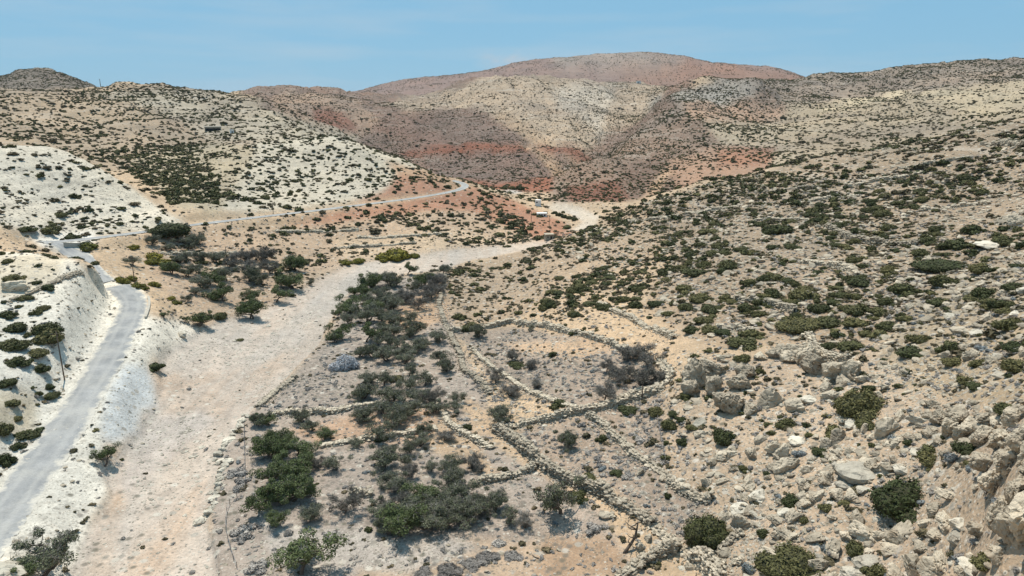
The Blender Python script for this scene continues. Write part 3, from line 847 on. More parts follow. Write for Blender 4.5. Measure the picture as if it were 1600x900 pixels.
def rock_shape(sub, seed, planes=11, squash=(1, 1, 0.75), rough=0.12, round_=0.03):
    """A broken limestone block: a ball cut by random planes, its edges worn, its faces pitted."""
    r = np.random.default_rng(seed)
    D, F = ICO[sub]
    N = r.normal(size=(planes, 3))
    N /= np.linalg.norm(N, axis=1, keepdims=True)
    H = r.uniform(0.52, 1.0, planes)
    q = np.maximum(D @ N.T, 1e-3)
    R = np.minimum((H / q).min(1), 1.25)
    R = R * (1 - round_) + round_ * 0.85
    V = D * R[:, None]
    if rough:
        crack = np.abs(noise3(V, 0.4, seed + 5, 3))
        V *= (1 + rough * noise3(V, 0.28, seed, 4) - rough * 1.8 * np.clip(0.10 - crack, 0, 1) * 10)[:, None]
    V *= np.array(squash) * r.uniform(0.85, 1.15, 3)
    return V, F

def leaf_tris(C, N, size, r, spread=0.7, elong=1.0):
    """One leaf-spray triangle at each point, roughly facing the given way."""
    n = len(C)
    N = N + spread * r.normal(size=(n, 3))
    N /= np.linalg.norm(N, axis=1, keepdims=True)
    t = np.cross(N, r.normal(size=(n, 3)))
    t /= np.maximum(np.linalg.norm(t, axis=1, keepdims=True), 1e-6)
    b = np.cross(N, t)
    s = (size * r.uniform(0.6, 1.35, n))[:, None]
    V = np.stack([C + t * s * elong, C - t * s * 0.5 * elong + b * s * 0.75, C - t * s * 0.5 * elong - b * s * 0.75], 1).reshape(-1, 3)
    return V, np.arange(3 * n, dtype=np.int32).reshape(-1, 3)

def join(parts):
    """Join (V, F, material index, tone per face) tuples."""
    V, F, M, T, o = [], [], [], [], 0
    for v, f, m, t in parts:
        V.append(v); F.append(np.asarray(f) + o); o += len(v)
        M.append(np.full(len(f), m)); T.append(np.broadcast_to(t, (len(f),)))
    return np.concatenate(V), np.concatenate(F), np.concatenate(M), np.concatenate(T)

def shrub_mesh(name, seed, lobes, nleaf, size, mat, core_sub=2, height=0.8, elong=1.0, core_mat=None, spread=0.5):
    """A mound of foliage about one unit in radius: lobes of leaf sprays round a solid core, by default coloured dark for inner shade."""
    r = np.random.default_rng(seed)
    L = []
    for k in range(lobes):
        a = 2 * math.pi * (k + r.uniform(-0.4, 0.4)) / max(lobes - 1, 1)
        q = 0 if k == 0 else r.uniform(0.32, 0.8)
        R = r.uniform(0.24, 0.48) if k else r.uniform(0.44, 0.6)
        L.append((q * math.cos(a), q * math.sin(a), r.uniform(0.12, 0.34) if k else 0.35, R))
    parts, C, N, T = [], [], [], []
    for k, (x, y, z, R) in enumerate(L):
        m = int(nleaf * R * R / sum(l[3] ** 2 for l in L) * 1.6)
        d = r.normal(size=(m, 3))
        d /= np.linalg.norm(d, axis=1, keepdims=True)
        lump = 1 + 0.34 * noise3(d * 1.0, 0.55, seed + k, 3)
        c = np.array([x, y, z]) + d * (R * lump * r.uniform(0.80, 1.15, m))[:, None] * np.array([1, 1, height])
        keep = c[:, 2] > 0.0
        for j, (x2, y2, z2, R2) in enumerate(L):
            if j != k: keep &= ((c - np.array([x2, y2, z2])) ** 2).sum(1) > (0.84 * R2) ** 2
        C.append(c[keep]); N.append(d[keep]); T.append(np.clip(0.5 + 0.5 * noise3(c[keep], 0.22, seed + 3, 2) + r.uniform(-0.25, 0.25, keep.sum()), 0, 1))
        if core_sub:
            v, f = ICO[core_sub]
            v = np.array([x, y, z]) + v * (R * 0.86) * (1 + 0.15 * noise3(v, 0.5, seed + k, 2))[:, None] * np.array([1, 1, height])
            v[:, 2] = np.maximum(v[:, 2], -0.08)
            parts.append((v, f, 1, 0.5))
    C, N, T = np.concatenate(C), np.concatenate(N), np.concatenate(T)
    v, f = leaf_tris(C, N, size, r, spread, elong)
    parts.append((v, f, 0, T))
    V, F, M, T = join(parts)
    me = mesh_from(name, V, F, [mat, core_mat or M_CORE], M)
    attr_face(me, 'leaf_tone', T)
    return me

def tube(path, radii, sides=6):
    path, radii = np.asarray(path, float), np.asarray(radii, float)
    t = np.gradient(path, axis=0)
    t /= np.maximum(np.linalg.norm(t, axis=1, keepdims=True), 1e-9)
    ref = np.array([0.31, 0.87, 0.38])
    a = np.cross(t, ref); a /= np.maximum(np.linalg.norm(a, axis=1, keepdims=True), 1e-9)
    b = np.cross(t, a)
    th = np.linspace(0, 2 * math.pi, sides, endpoint=False)
    V = path[:, None] + radii[:, None, None] * (a[:, None] * np.cos(th)[None, :, None] + b[:, None] * np.sin(th)[None, :, None])
    n = len(path)
    i = np.arange(n * sides).reshape(n, sides)
    j = np.roll(i, -1, 1)
    q = np.stack([i[:-1], j[:-1], j[1:], i[1:]], -1).reshape(-1, 4)
    F = np.concatenate([q[:, [0, 1, 2]], q[:, [0, 2, 3]]])
    cap0 = np.array([[0, k + 1, k] for k in range(1, sides - 1)])
    cap1 = np.array([[i[-1, 0], i[-1, k], i[-1, k + 1]] for k in range(1, sides - 1)])
    return V.reshape(-1, 3), np.concatenate([F, cap0, cap1])

def bent(p0, p1, r, sag=0.12, n=5):
    p0, p1 = np.asarray(p0, float), np.asarray(p1, float)
    t = np.linspace(0, 1, n)[:, None]
    L = np.linalg.norm(p1 - p0)
    return p0 * (1 - t) + p1 * t + np.sin(t * math.pi) * r.normal(size=3) * sag * L

def olive_meshes(seed, kind):
    """Trunk and crown of a grove tree about 1 unit across the crown's radius (2.2 m when scaled)."""
    r = np.random.default_rng(seed)
    wood, ends = [], []
    nst = r.integers(1, 4)
    lean = r.normal(size=2) * 0.12
    for s in range(nst):
        a = r.uniform(0, 6.28)
        base = np.array([0.07 * math.cos(a), 0.07 * math.sin(a), -0.12])
        top = np.array([lean[0] + 0.2 * math.cos(a), lean[1] + 0.2 * math.sin(a), r.uniform(0.22, 0.36)])
        wood.append(tube(bent(base, top, r), np.linspace(0.075, 0.045, 5), 7))
        nl = r.integers(3, 5) if nst < 3 else r.integers(2, 4)
        for k in range(nl):
            a2 = 2 * math.pi * (k + r.uniform(-0.3, 0.3)) / nl + a
            q = r.uniform(0.4, 0.72)
            e = top + np.array([q * math.cos(a2), q * math.sin(a2), r.uniform(0.12, 0.6)])
            p = bent(top, e, r, 0.15)
            wood.append(tube(p, np.linspace(0.04, 0.018, 5), 5))
            for j in range(r.integers(4, 7)):
                st = p[r.integers(2, 5)]
                e2 = st + r.normal(size=3) * np.array([0.24, 0.24, 0.12]) + np.array([0, 0, 0.16])
                wood.append(tube(bent(st, e2, r, 0.15, 4), np.linspace(0.02, 0.008, 4), 4))
                ends.append(e2)
    ends = np.array(ends)
    dens = {'green': 1.0, 'dull': 0.75, 'bare': 0.30}[kind]
    C, N, T = [], [], []
    for e in ends:
        R = r.uniform(0.2, 0.36)
        m = int(230 * dens * r.uniform(0.6, 1.3))
        d = r.normal(size=(m, 3))
        d /= np.linalg.norm(d, axis=1, keepdims=True)
        c = e + d * R * (r.uniform(0.25, 1, m) ** 0.5)[:, None] * np.array([1.0, 1.0, 0.72])
        C.append(c); N.append(d + np.array([0, 0, 0.3])); T.append(np.clip(r.uniform(0.2, 0.8) + r.uniform(-0.25, 0.25, m), 0, 1))
    C, N, T = np.concatenate(C), np.concatenate(N), np.concatenate(T)
    ok = C[:, 2] > 0.1
    C, N, T = C[ok], N[ok], T[ok]
    v, f = leaf_tris(C, N, 0.030, r, 0.8, 1.7)
    parts = [(v, f, 0, T)]
    # fine bare twigs that stand out of the foliage
    m = int(len(ends) * {'green': 8, 'dull': 28, 'bare': 80}[kind])
    e = ends[r.integers(0, len(ends), m)]
    d = r.normal(size=(m, 3)) + np.array([0, 0, 0.5])
    d /= np.linalg.norm(d, axis=1, keepdims=True)
    st = e + d * r.uniform(-0.05, 0.12, m)[:, None] + r.normal(size=(m, 3)) * 0.07
    ln = r.uniform(0.16, 0.34, m)[:, None]
    side = np.cross(d, r.normal(size=(m, 3)))
    side /= np.linalg.norm(side, axis=1, keepdims=True)
    w = 0.011
    tv = np.stack([st - side * w, st + side * w, st + d * ln], 1).reshape(-1, 3)
    parts.append((tv, np.arange(3 * m).reshape(-1, 3), 1, r.uniform(0.2, 0.8, m)))
    V, F, M, T = join(parts)
    lm = {'green': M_OLIVE_G, 'dull': M_OLIVE, 'bare': M_OLIVE_D}[kind]
    crown = mesh_from('crown', V, F, [lm, M_TWIG], M)
    attr_face(crown, 'leaf_tone', T)
    Vw, Fw, _, _ = join([(v, f, 0, 0.5) for v, f in wood])
    trunk = mesh_from('trunk', Vw, Fw, [M_BARK], smooth=True)
    return trunk, crown

def rock_mesh(name, seed, sub, mat, **kw):
    V, F = rock_shape(sub, seed, **kw)
    me = mesh_from(name, V, F, [mat], smooth=False)
    attr_face(me, 'stone_tone', 0.5 + 0.5 * np.clip(noise3(V[F].mean(1), 0.9, seed + 9, 2) * 1.5, -1, 1))
    return me

# plant and stone variants
SHRUB_BIG = [shrub_mesh('shrub', 100 + k, 9, 5200, 0.048, M_SHRUB, 3) for k in range(3)]
SHRUB_MID = [shrub_mesh('shrub', 120 + k, 6, 1300, 0.085, M_SHRUB, 2) for k in range(6)]
SHRUB_LOW = [shrub_mesh('shrub', 140 + k, 4, 170, 0.2, M_SHRUB, 1, 0.75) for k in range(5)]
SHRUB_FAR = [shrub_mesh('shrub', 160 + k, 3, 46, 0.34, M_SHRUB, 1, 0.7) for k in range(4)]
BROOM_MID = [shrub_mesh('shrub', 180 + k, 6, 1100, 0.085, M_BROOM, 2) for k in range(2)]
CUSH_MID = [shrub_mesh('cushion', 200 + k, 4, 520, 0.12, M_GREY, 2, 0.85, 1.3, M_CORE_G) for k in range(4)]
CUSH_LOW = [shrub_mesh('cushion', 220 + k, 3, 80, 0.26, M_GREY, 1, 0.8, 1.3, M_CORE_G) for k in range(4)]
BLUE_MID = [shrub_mesh('cushion', 240 + k, 4, 500, 0.11, M_BLUE, 2, 0.9, 1.3, M_CORE_G) for k in range(2)]
BRUSH = [shrub_mesh('brushwood', 260 + k, 5, 1100, 0.07, M_TWIG, 2, 0.42, 3.2, M_CORE_G, 0.9) for k in range(2)]
PALE_MID = [shrub_mesh('blossom_bush', 250, 7, 5200, 0.032, M_PALE, 2, 0.85, 2.2, M_CORE_G, 1.0)]
OLIVES = {k: [olive_meshes(300 + 20 * i + j, k) for j in range(5)] for i, k in enumerate(('green', 'dull', 'bare'))}
ROCKS = [rock_mesh('boulder', 400 + k, 4, M_ROCK, planes=12 + 2 * (k % 5), squash=(1, 0.85, 0.85)) for k in range(9)]
ROCKS_W = [rock_mesh('boulder', 420 + k, 3, M_ROCKW, planes=9 + k % 4) for k in range(5)]
ROCKS_LOW = [rock_mesh('stone', 440 + k, 2, M_ROCK, planes=10, rough=0.06) for k in range(5)]
PEBBLES = [rock_mesh('pebble', 460 + k, 1, M_ROCKW, planes=9, rough=0.0) for k in range(4)]

# ------------------------------------------------------------------ where loose things lie
CELL = np.zeros((NA, ND))
_e1 = np.stack([GX[1:, :-1] - GX[:-1, :-1], GY[1:, :-1] - GY[:-1, :-1]], -1)
_e2 = np.stack([GX[:-1, 1:] - GX[:-1, :-1], GY[:-1, 1:] - GY[:-1, :-1]], -1)
CELL[:-1, :-1] = np.abs(_e1[..., 0] * _e2[..., 1] - _e1[..., 1] * _e2[..., 0])
CELL[(np.abs(GA) > rad(50)) | (GD < 48)] = 0
road_free = (near_road > 0.6)
RUNMAX = np.maximum.accumulate(np.where(GD < 48, -9, TG), axis=1)
def zone_map(zs, default=0.0):
    m = np.full(GX.shape, default)
    for poly, d0, d1, c in zs:
        m[inside(poly, UU, VV) & (GD >= d0) & (GD <= d1) & front] = c
    return m
def sample(density):
    lam = density * CELL
    n = rng.poisson(np.minimum(lam, 50))
    i, j = np.nonzero(n)
    k = n[i, j]
    i, j = np.repeat(i, k), np.repeat(j, k)
    a, b = rng.random(len(i)), rng.random(len(i))
    i1, j1 = np.minimum(i + 1, NA - 1), np.minimum(j + 1, ND - 1)
    def lerp(G): return (G[i, j] * (1 - a) + G[i1, j] * a) * (1 - b) + (G[i, j1] * (1 - a) + G[i1, j1] * a) * b
    return np.c_[lerp(GX), lerp(GY), lerp(GZ)]
def visible(p, h):
    """Is a thing of height h standing at p in view, and how many pixels of the photograph does it span per metre?"""
    d = np.hypot(p[:, 0], p[:, 1])
    az, ld = np.arctan2(p[:, 0], p[:, 1]), np.log(d)
    i = np.clip(np.searchsorted(AZ, az), 0, NA - 1)
    j = np.clip(np.searchsorted(LD, ld) - 2, 0, ND - 1)
    u, v, dep = project(p[:, 0], p[:, 1], p[:, 2] + 0.5 * h)
    ok = ((p[:, 2] + 0.7 * h - CAM_Z) / d >= RUNMAX[i, j]) & (u > -10) & (u < 1610) & (v > 0) & (v < 905) & (p[:, 1] > 1)
    return ok, FPX / dep, u, v
BIG = [(-4000, -4000), (6000, -4000), (6000, 9000), (-4000, 9000)]
clump = fbm(GX, GY, 26, 4, 71)
clump_s = fbm(GX, GY, 7, 3, 75)

SHRUB_COVER = zone_map([
 (BIG, 40, 420, 0.06), (BIG, 420, 1850, 0.2), (BIG, 1850, 9000, 0.06),
 ([(-900,60),(400,60),(420,260),(-900,300)], 385, 1250, 0.30),
 ([(-900,170),(0,170),(120,190),(60,226),(-900,230)], 385, 1250, 0.30),
 ([(140,140),(250,130),(360,150),(560,205),(560,220),(330,215),(250,190)], 385, 1250, 0.34),
 ([(-900,60),(300,60),(300,140),(-900,140)], 1250, 1850, 0.45),
 ([(370,120),(600,120),(600,150),(370,160)], 1250, 1850, 0.35),
 ([(-900,200),(60,226),(110,236),(200,290),(300,356),(120,376),(-60,350),(-900,350)], 235, 384, 0.22),
 ([(330,330),(345,255),(400,220),(520,208),(620,242),(660,270),(640,292),(560,312),(470,322)], 320, 600, 0.26),
 ([(150,238),(300,222),(340,255),(345,300),(340,335),(300,345),(272,325),(215,285)], 330, 640, 0.66),
 ([(560,230),(660,268),(735,283),(700,295),(600,290)], 330, 520, 0.34),
 ([(380,60),(1080,60),(1080,330),(380,330)], 520, 1850, 0.08),
 ([(560,190),(640,185),(720,200),(780,225),(640,232),(600,225)], 560, 1850, 0.13),
 ([(700,276),(900,262),(900,320),(730,310)], 450, 760, 0.07),
 ([(920,115),(1300,110),(1300,330),(860,345),(864,270)], 425, 1850, 0.34),
 ([(880,335),(925,320),(990,250),(1050,240),(1060,285),(1000,325),(930,345)], 425, 800, 0.40),
 ([(1040,250),(1130,225),(1310,222),(1330,260),(1060,310)], 425, 900, 0.15),
 ([(1180,120),(1700,80),(1700,140),(1400,150),(1230,158)], 800, 1900, 0.42),
 ([(1230,158),(1420,145),(1700,130),(1700,240),(1200,270)], 425, 1900, 0.20),
 ([(1430,146),(1500,138),(1700,118),(1700,170),(1600,188),(1530,185),(1480,165)], 425, 1900, 0.05),
 ([(420,352),(520,330),(620,316),(700,302),(745,292),(800,310),(880,345),(905,372),(860,380),(740,330),(560,342)], 300, 480, 0.26),
 ([(440,352),(540,330),(660,312),(742,296),(730,306),(620,324),(480,350)], 300, 480, 0.04),
 ([(790,318),(812,322),(865,352),(905,372),(875,376),(840,362)], 300, 480, 0.03),
 ([(300,356),(560,342),(740,330),(820,360),(855,372),(740,386),(600,395),(500,415),(430,430),(280,420),(230,400)], 200, 430, 0.24),
 ([(-900,395),(60,382),(150,430),(240,460),(320,520),(240,600),(165,735),(105,960),(-900,1500)], 60, 240, 0.025),
 ([(-900,470),(60,470),(95,540),(90,620),(60,720),(-900,760)], 60, 240, 0.24),
 ([(-200,395),(100,400),(70,470),(-200,480)], 60, 240, 0.09),
 ([(690,425),(870,374),(1000,318),(1100,300),(1060,400),(1000,480),(860,500),(710,515)], 60, 340, 0.36),
 ([(700,450),(760,430),(800,505),(710,520)], 60, 340, 0.16),
 ([(1000,318),(1250,250),(1700,170),(1700,420),(1300,400),(1050,400)], 100, 412, 0.37),
 ([(1050,400),(1300,400),(1500,430),(1420,560),(1150,540),(1000,480)], 60, 300, 0.42),
 ([(1420,400),(1700,400),(1700,640),(1450,620),(1380,560)], 60, 300, 0.22),
 ([(1040,600),(1100,560),(1300,560),(1700,600),(1800,1200),(1000,1200),(1120,870),(1040,740)], 30, 200, 0.045),
 (RIVER, 60, 420, 0.0), (RIVER2, 330, 470, 0.0), (GRAVEL, 60, 200, 0.0),
 ([(385,650),(440,590),(520,520),(535,470),(590,435),(690,425),(710,540),(770,680),(900,790),(1010,905),(345,960),(345,760)], 60, 300, 0.01),
 ([(705,520),(800,505),(900,525),(1000,560),(1045,590),(1030,740),(1110,800),(1080,860),(1000,800),(880,740),(770,670)], 60, 300, 0.008),
])
SHRUB_COVER = blur(SHRUB_COVER, 3) * road_free * np.clip(0.80 + 1.9 * clump * np.where(GD > 420, 0, 1) + 0.6 * clump_s + 0.15 * (GD > 420) + np.where(GD > 420, 1.9, 0) * fbm(GX, GY * 0.6, 48, 4, 77), 0, 3)
_thick = blur((inside([(155,240),(290,226),(330,262),(342,300),(338,335),(300,343),(275,322),(220,285)], UU, VV) & (GD > 335) & (GD < 620) & front).astype(float), 3)
SHRUB_COVER = np.maximum(SHRUB_COVER, 1.15 * _thick * road_free)
SHRUB_R = zone_map([(BIG, 0, 9000, 1.05), (BIG, 235, 420, 1.12), (BIG, 420, 900, 1.3), (BIG, 900, 1850, 1.15), (BIG, 1850, 9000, 1.6),
 ([(870,200),(1100,200),(1060,340),(860,345)], 425, 800, 0.9),
 ([(560,100),(1080,100),(960,300),(560,300)], 520, 1850, 0.65),
 ([(690,425),(870,374),(1000,318),(1060,400),(1000,480),(860,500),(710,515)], 60, 340, 1.0),
 ([(1040,600),(1100,560),(1300,560),(1700,600),(1800,1200),(1000,1200),(1120,870),(1040,740)], 30, 200, 0.6)], 1.2)
GREY_COVER = zone_map([
 (BIG, 40, 420, 0.05),
 ([(385,650),(440,590),(520,520),(590,435),(690,425),(710,540),(770,680),(900,790),(1010,905),(345,960),(345,760)], 60, 300, 0.10),
 ([(440,600),(520,570),(560,640),(450,640),(400,640)], 60, 300, 0.30),
 ([(705,525),(800,508),(900,530),(1000,565),(1035,590),(1000,612),(905,640),(850,620),(770,580)], 60, 300, 0.36),
 ([(790,530),(920,530),(960,555),(900,560),(820,545)], 60, 300, 0.10),
 ([(715,545),(770,575),(850,625),(790,665),(730,610)], 60, 300, 0.34),
 ([(790,675),(905,648),(960,690),(1030,760),(1100,800),(1070,850),(1000,795),(880,740),(840,710)], 60, 300, 0.42),
 ([(945,640),(1030,615),(1040,740),(1100,780),(1040,740),(980,690)], 60, 300, 0.58),
 ([(1020,625),(1060,640),(1110,720),(1120,790),(1050,740)], 60, 300, 0.30),
 ([(1040,620),(1100,570),(1300,560),(1700,600),(1800,1200),(1000,1200),(1120,870),(1130,780)], 30, 200, 0.13),
 ([(1000,318),(1250,250),(1700,170),(1700,420),(1300,400),(1050,400)], 100, 412, 0.14),
 ([(1050,400),(1300,400),(1500,430),(1420,560),(1150,540),(1000,480)], 60, 300, 0.14),
 ([(1400,430),(1560,400),(1700,400),(1700,620),(1480,600)], 60, 300, 0.30),
 ([(1370,440),(1480,430),(1520,500),(1400,530)], 60, 300, 0.34),
 ([(-900,395),(60,382),(150,430),(240,500),(240,600),(165,735),(105,960),(-900,1500)], 60, 240, 0.035),
 ([(560,840),(760,850),(900,870),(900,905),(560,905)], 60, 120, 0.10),
 (RIVER, 60, 420, 0.004), (GRAVEL, 60, 200, 0.0)])
GREY_COVER = GREY_COVER * road_free * np.clip(0.9 + 1.2 * clump_s + 0.6 * clump, 0, 2)
ROCK_COVER = zone_map([
 (BIG, 40, 420, 0.02),
 ([(1040,610),(1100,560),(1300,560),(1700,600),(1800,1200),(1000,1200),(1120,870),(1120,790)], 30, 200, 0.44),
 ([(1180,690),(1560,640),(1700,1000),(1120,1000),(1130,800)], 30, 200, 0.7),
 ([(1470,640),(1700,560),(1900,1200),(1510,900)], 30, 200, 0.85),
 ([(1060,560),(1330,540),(1330,640),(1060,650)], 60, 200, 0.24),
 ([(1330,400),(1500,330),(1700,300),(1700,640),(1420,620)], 60, 300, 0.24),
 ([(1000,318),(1250,250),(1700,170),(1700,420),(1300,400),(1050,400)], 100, 412, 0.15),
 ([(1050,400),(1300,400),(1400,430),(1330,560),(1100,540),(1000,480)], 60, 300, 0.2),
 ([(860,380),(1000,330),(1050,400),(950,440)], 60, 340, 0.13),
 ([(-900,395),(60,382),(150,430),(240,500),(300,520),(240,600),(165,735),(105,960),(-900,1500)], 60, 240, 0.045),
 (RIVER, 60, 420, 0.0), (GRAVEL, 60, 200, 0.0)])
ROCK_COVER = ROCK_COVER * road_free * np.clip(0.9 + 1.4 * fbm(GX, GY, 9, 3, 81), 0, 2.4)
PEB_COVER = zone_map([(BIG, 40, 235, 0.012), (RIVER, 60, 260, 0.05),
 ([(230,650),(350,640),(340,800),(240,905),(330,905),(200,800)], 60, 200, 0.12),
 ([(270,560),(480,480),(520,520),(420,600),(300,600)], 60, 260, 0.12),
 ([(400,800),(760,850),(640,890),(350,905)], 60, 130, 0.06),
 ([(1040,600),(1700,560),(1800,1200),(1000,1200),(1120,870)], 30, 200, 0.32),
 ([(700,500),(1100,560),(1120,800),(1000,905),(760,700)], 60, 200, 0.08),
 (GRAVEL, 60, 200, 0.05)])
PEB_COVER = PEB_COVER * (near_road > 0.2) * np.clip(0.8 + 1.3 * fbm(GX * 0.5, GY, 8, 3, 85), 0, 2.2)

def rot_scale(n, r0, sq=(0.7, 1.0), var=0.35):
    s = r0 * np.exp(rng.normal(0, var, n))
    sc = np.c_[s * rng.uniform(0.85, 1.25, n), s * rng.uniform(0.85, 1.25, n), s * rng.uniform(sq[0], sq[1], n)]
    return sc, rng.uniform(0, 6.283, n)

# ------------------------------------------------------------------ masses nobody could count: points that carry plants or stones
def scatter_group(name, protos):
    g = bpy.data.node_groups.new(name, 'GeometryNodeTree')
    g.interface.new_socket('Geometry', in_out='INPUT', socket_type='NodeSocketGeometry')
    g.interface.new_socket('Geometry', in_out='OUTPUT', socket_type='NodeSocketGeometry')
    N, L = g.nodes, g.links
    gi, go = N.new('NodeGroupInput'), N.new('NodeGroupOutput')
    jn = N.new('GeometryNodeJoinGeometry')
    for p in protos:
        oi = N.new('GeometryNodeObjectInfo')
        oi.inputs['Object'].default_value = p
        oi.inputs['As Instance'].default_value = True
        L.new(oi.outputs['Geometry'], jn.inputs[0])
    iop = N.new('GeometryNodeInstanceOnPoints')
    iop.inputs['Pick Instance'].default_value = True
    m2p = N.new('GeometryNodeMeshToPoints')
    L.new(gi.outputs[0], m2p.inputs['Mesh'])
    L.new(m2p.outputs[0], iop.inputs['Points'])
    L.new(jn.outputs[0], iop.inputs['Instance'])
    for nm, sock, typ in (('pick', 'Instance Index', 'INT'), ('turn', 'Rotation', 'FLOAT_VECTOR'), ('size', 'Scale', 'FLOAT_VECTOR')):
        a = N.new('GeometryNodeInputNamedAttribute')
        a.data_type = typ
        a.inputs['Name'].default_value = nm
        L.new(a.outputs['Attribute'], iop.inputs[sock])
    L.new(iop.outputs[0], go.inputs[0])
    return g
def scatter(name, p, sc, turn, protos, label):
    if not len(p): return
    me = bpy.data.meshes.new(name)
    me.vertices.add(len(p))
    me.vertices.foreach_set('co', p.astype(np.float32).ravel())
    me.attributes.new('pick', 'INT', 'POINT').data.foreach_set('value', rng.integers(0, len(protos), len(p)).astype(np.int32))
    me.attributes.new('turn', 'FLOAT_VECTOR', 'POINT').data.foreach_set('vector', turn.astype(np.float32).ravel())
    me.attributes.new('size', 'FLOAT_VECTOR', 'POINT').data.foreach_set('vector', sc.astype(np.float32).ravel())
    o = link(name, me)
    md = o.modifiers.new('scatter', 'NODES')
    md.node_group = scatter_group(name, protos)
    return tag(o, label, None, None, 'stuff')

# ------------------------------------------------------------------ telling alike things apart: nearest landmark and rank
LAND = [('the bend of the gravel road', 225, 478), ('the grey crushed stone bank', 212, 620), ('the tall wooden pole', 100, 560), ('the row of white blocks', 335, 720),
 ('the pale blue blossom bush', 540, 562), ('the wire fence by the riverbed', 383, 720), ('the curved wall on the crag', 1285, 548), ('the rocky knoll above the fields', 1115, 600), ('the overhanging cliff', 1550, 720),
 ('the widest juniper', 1408, 775), ('the tall terrace wall', 845, 720), ('the small stone hut', 858, 367), ('the white hut', 842, 330), ('the long hillside wall', 1360, 376),
 ('the retaining wall at the road fork', 125, 378), ('the gully thicket', 285, 290), ('the bleached dead trunk', 985, 840), ('the walled field of bare trees', 950, 590), ('the parapet on the road bend', 190, 441),
 ('the foot of the marl knoll', 60, 425), ('the top of the grove', 690, 425), ('the low wall across the grove', 560, 638), ('the far road bend', 725, 292), ('the pole by the terraced fields', 211, 430),
 ('the broken wall in the scrub', 1296, 415), ('the rubble wall over the thicket', 1200, 476), ('the toe of the rocky slope', 760, 440), ('the wall at the head of the field', 850, 510), ('the second grove wall', 590, 684),
 ('the hillcrest', 1300, 262), ('the shoulder of the slope', 1500, 225), ('the pale grey slabs', 1560, 380), ('the sandy clearing', 900, 850), ('the enclosure corner wall', 1130, 870), ('the wall ending at the riverbed', 700, 500),
 ('the stepped field wall', 1000, 715), ('the ravine scrub', 1300, 500), ('the riverbed by the terraced fields', 600, 410), ('the broad flat boulder', 1337, 738), ('the tumbled boulder heap', 1240, 795), ('the thicket over the boulders', 1338, 650), ('the lone juniper on stones', 1134, 694), ('the blue-grey cliff-foot bush', 1490, 722), ('the stony gap', 1290, 700), ('the lowest juniper pair', 1350, 875), ('the boulder slope', 1430, 640)]
ORD = ['', 'second', 'third', 'fourth', 'fifth', 'sixth', 'seventh', 'eighth', 'ninth', 'tenth']
LXY = np.array([locate(u, v)[:2] for _, u, v in LAND])
used_labels = set()
def form(sc):
    q = sc[2] / (0.5 * (sc[0] + sc[1]))
    return 'long' if max(sc[0], sc[1]) / min(sc[0], sc[1]) > 1.22 else 'flat-topped' if q < 0.74 else 'domed' if q > 0.9 else 'rounded'
def rank_labels(items, head, group_phrase, most=6):
    """items: (object, x, y, adjective). The few that stand around a landmark are told by their place in the row out from it; the rest share a group."""
    per = {}
    for it in items:
        dd = np.hypot(LXY[:, 0] - it[1], LXY[:, 1] - it[2])
        per.setdefault(int(np.argmin(dd)), []).append((float(dd.min()), it))
    for k, lst in per.items():
        lst.sort(key=lambda q: q[0])
        seen = {}
        for d, (o, x, y, adj) in lst:
            c = seen.get(adj, 0)
            seen[adj] = c + 1
            o['group'] = group_phrase
            if c < most:
                how = 'closest to' if False else ('next to' if c == 0 else ORD[c] + ' one out from')
                lab = f'{adj} {head}, {how} {LAND[k][0]}'
            else:
                lab = f'{adj} {head}, further out around {LAND[k][0]}'
                o['group'] = f'{adj} {head} around {LAND[k][0]}'
            o['label'] = lab

def place(name, me, u, v, w=None, s=None, cat=None, sink=0.05, sq=(1, 1, 1), turn=None, dmin=0):
    """Stand a unit-radius mesh on the ground at (u, v) of the view, w pixels of the photograph wide."""
    x, y, z, d = locate(u, v, dmin)
    R = s if s else 0.5 * w * px_size(u, v, d)
    o = link(name, me, None, (x, y, z - sink * R), (0, 0, random.uniform(0, 6.28) if turn is None else turn), (R * sq[0], R * sq[1], R * sq[2]))
    if cat: o['category'] = cat
    return o, x, y, R

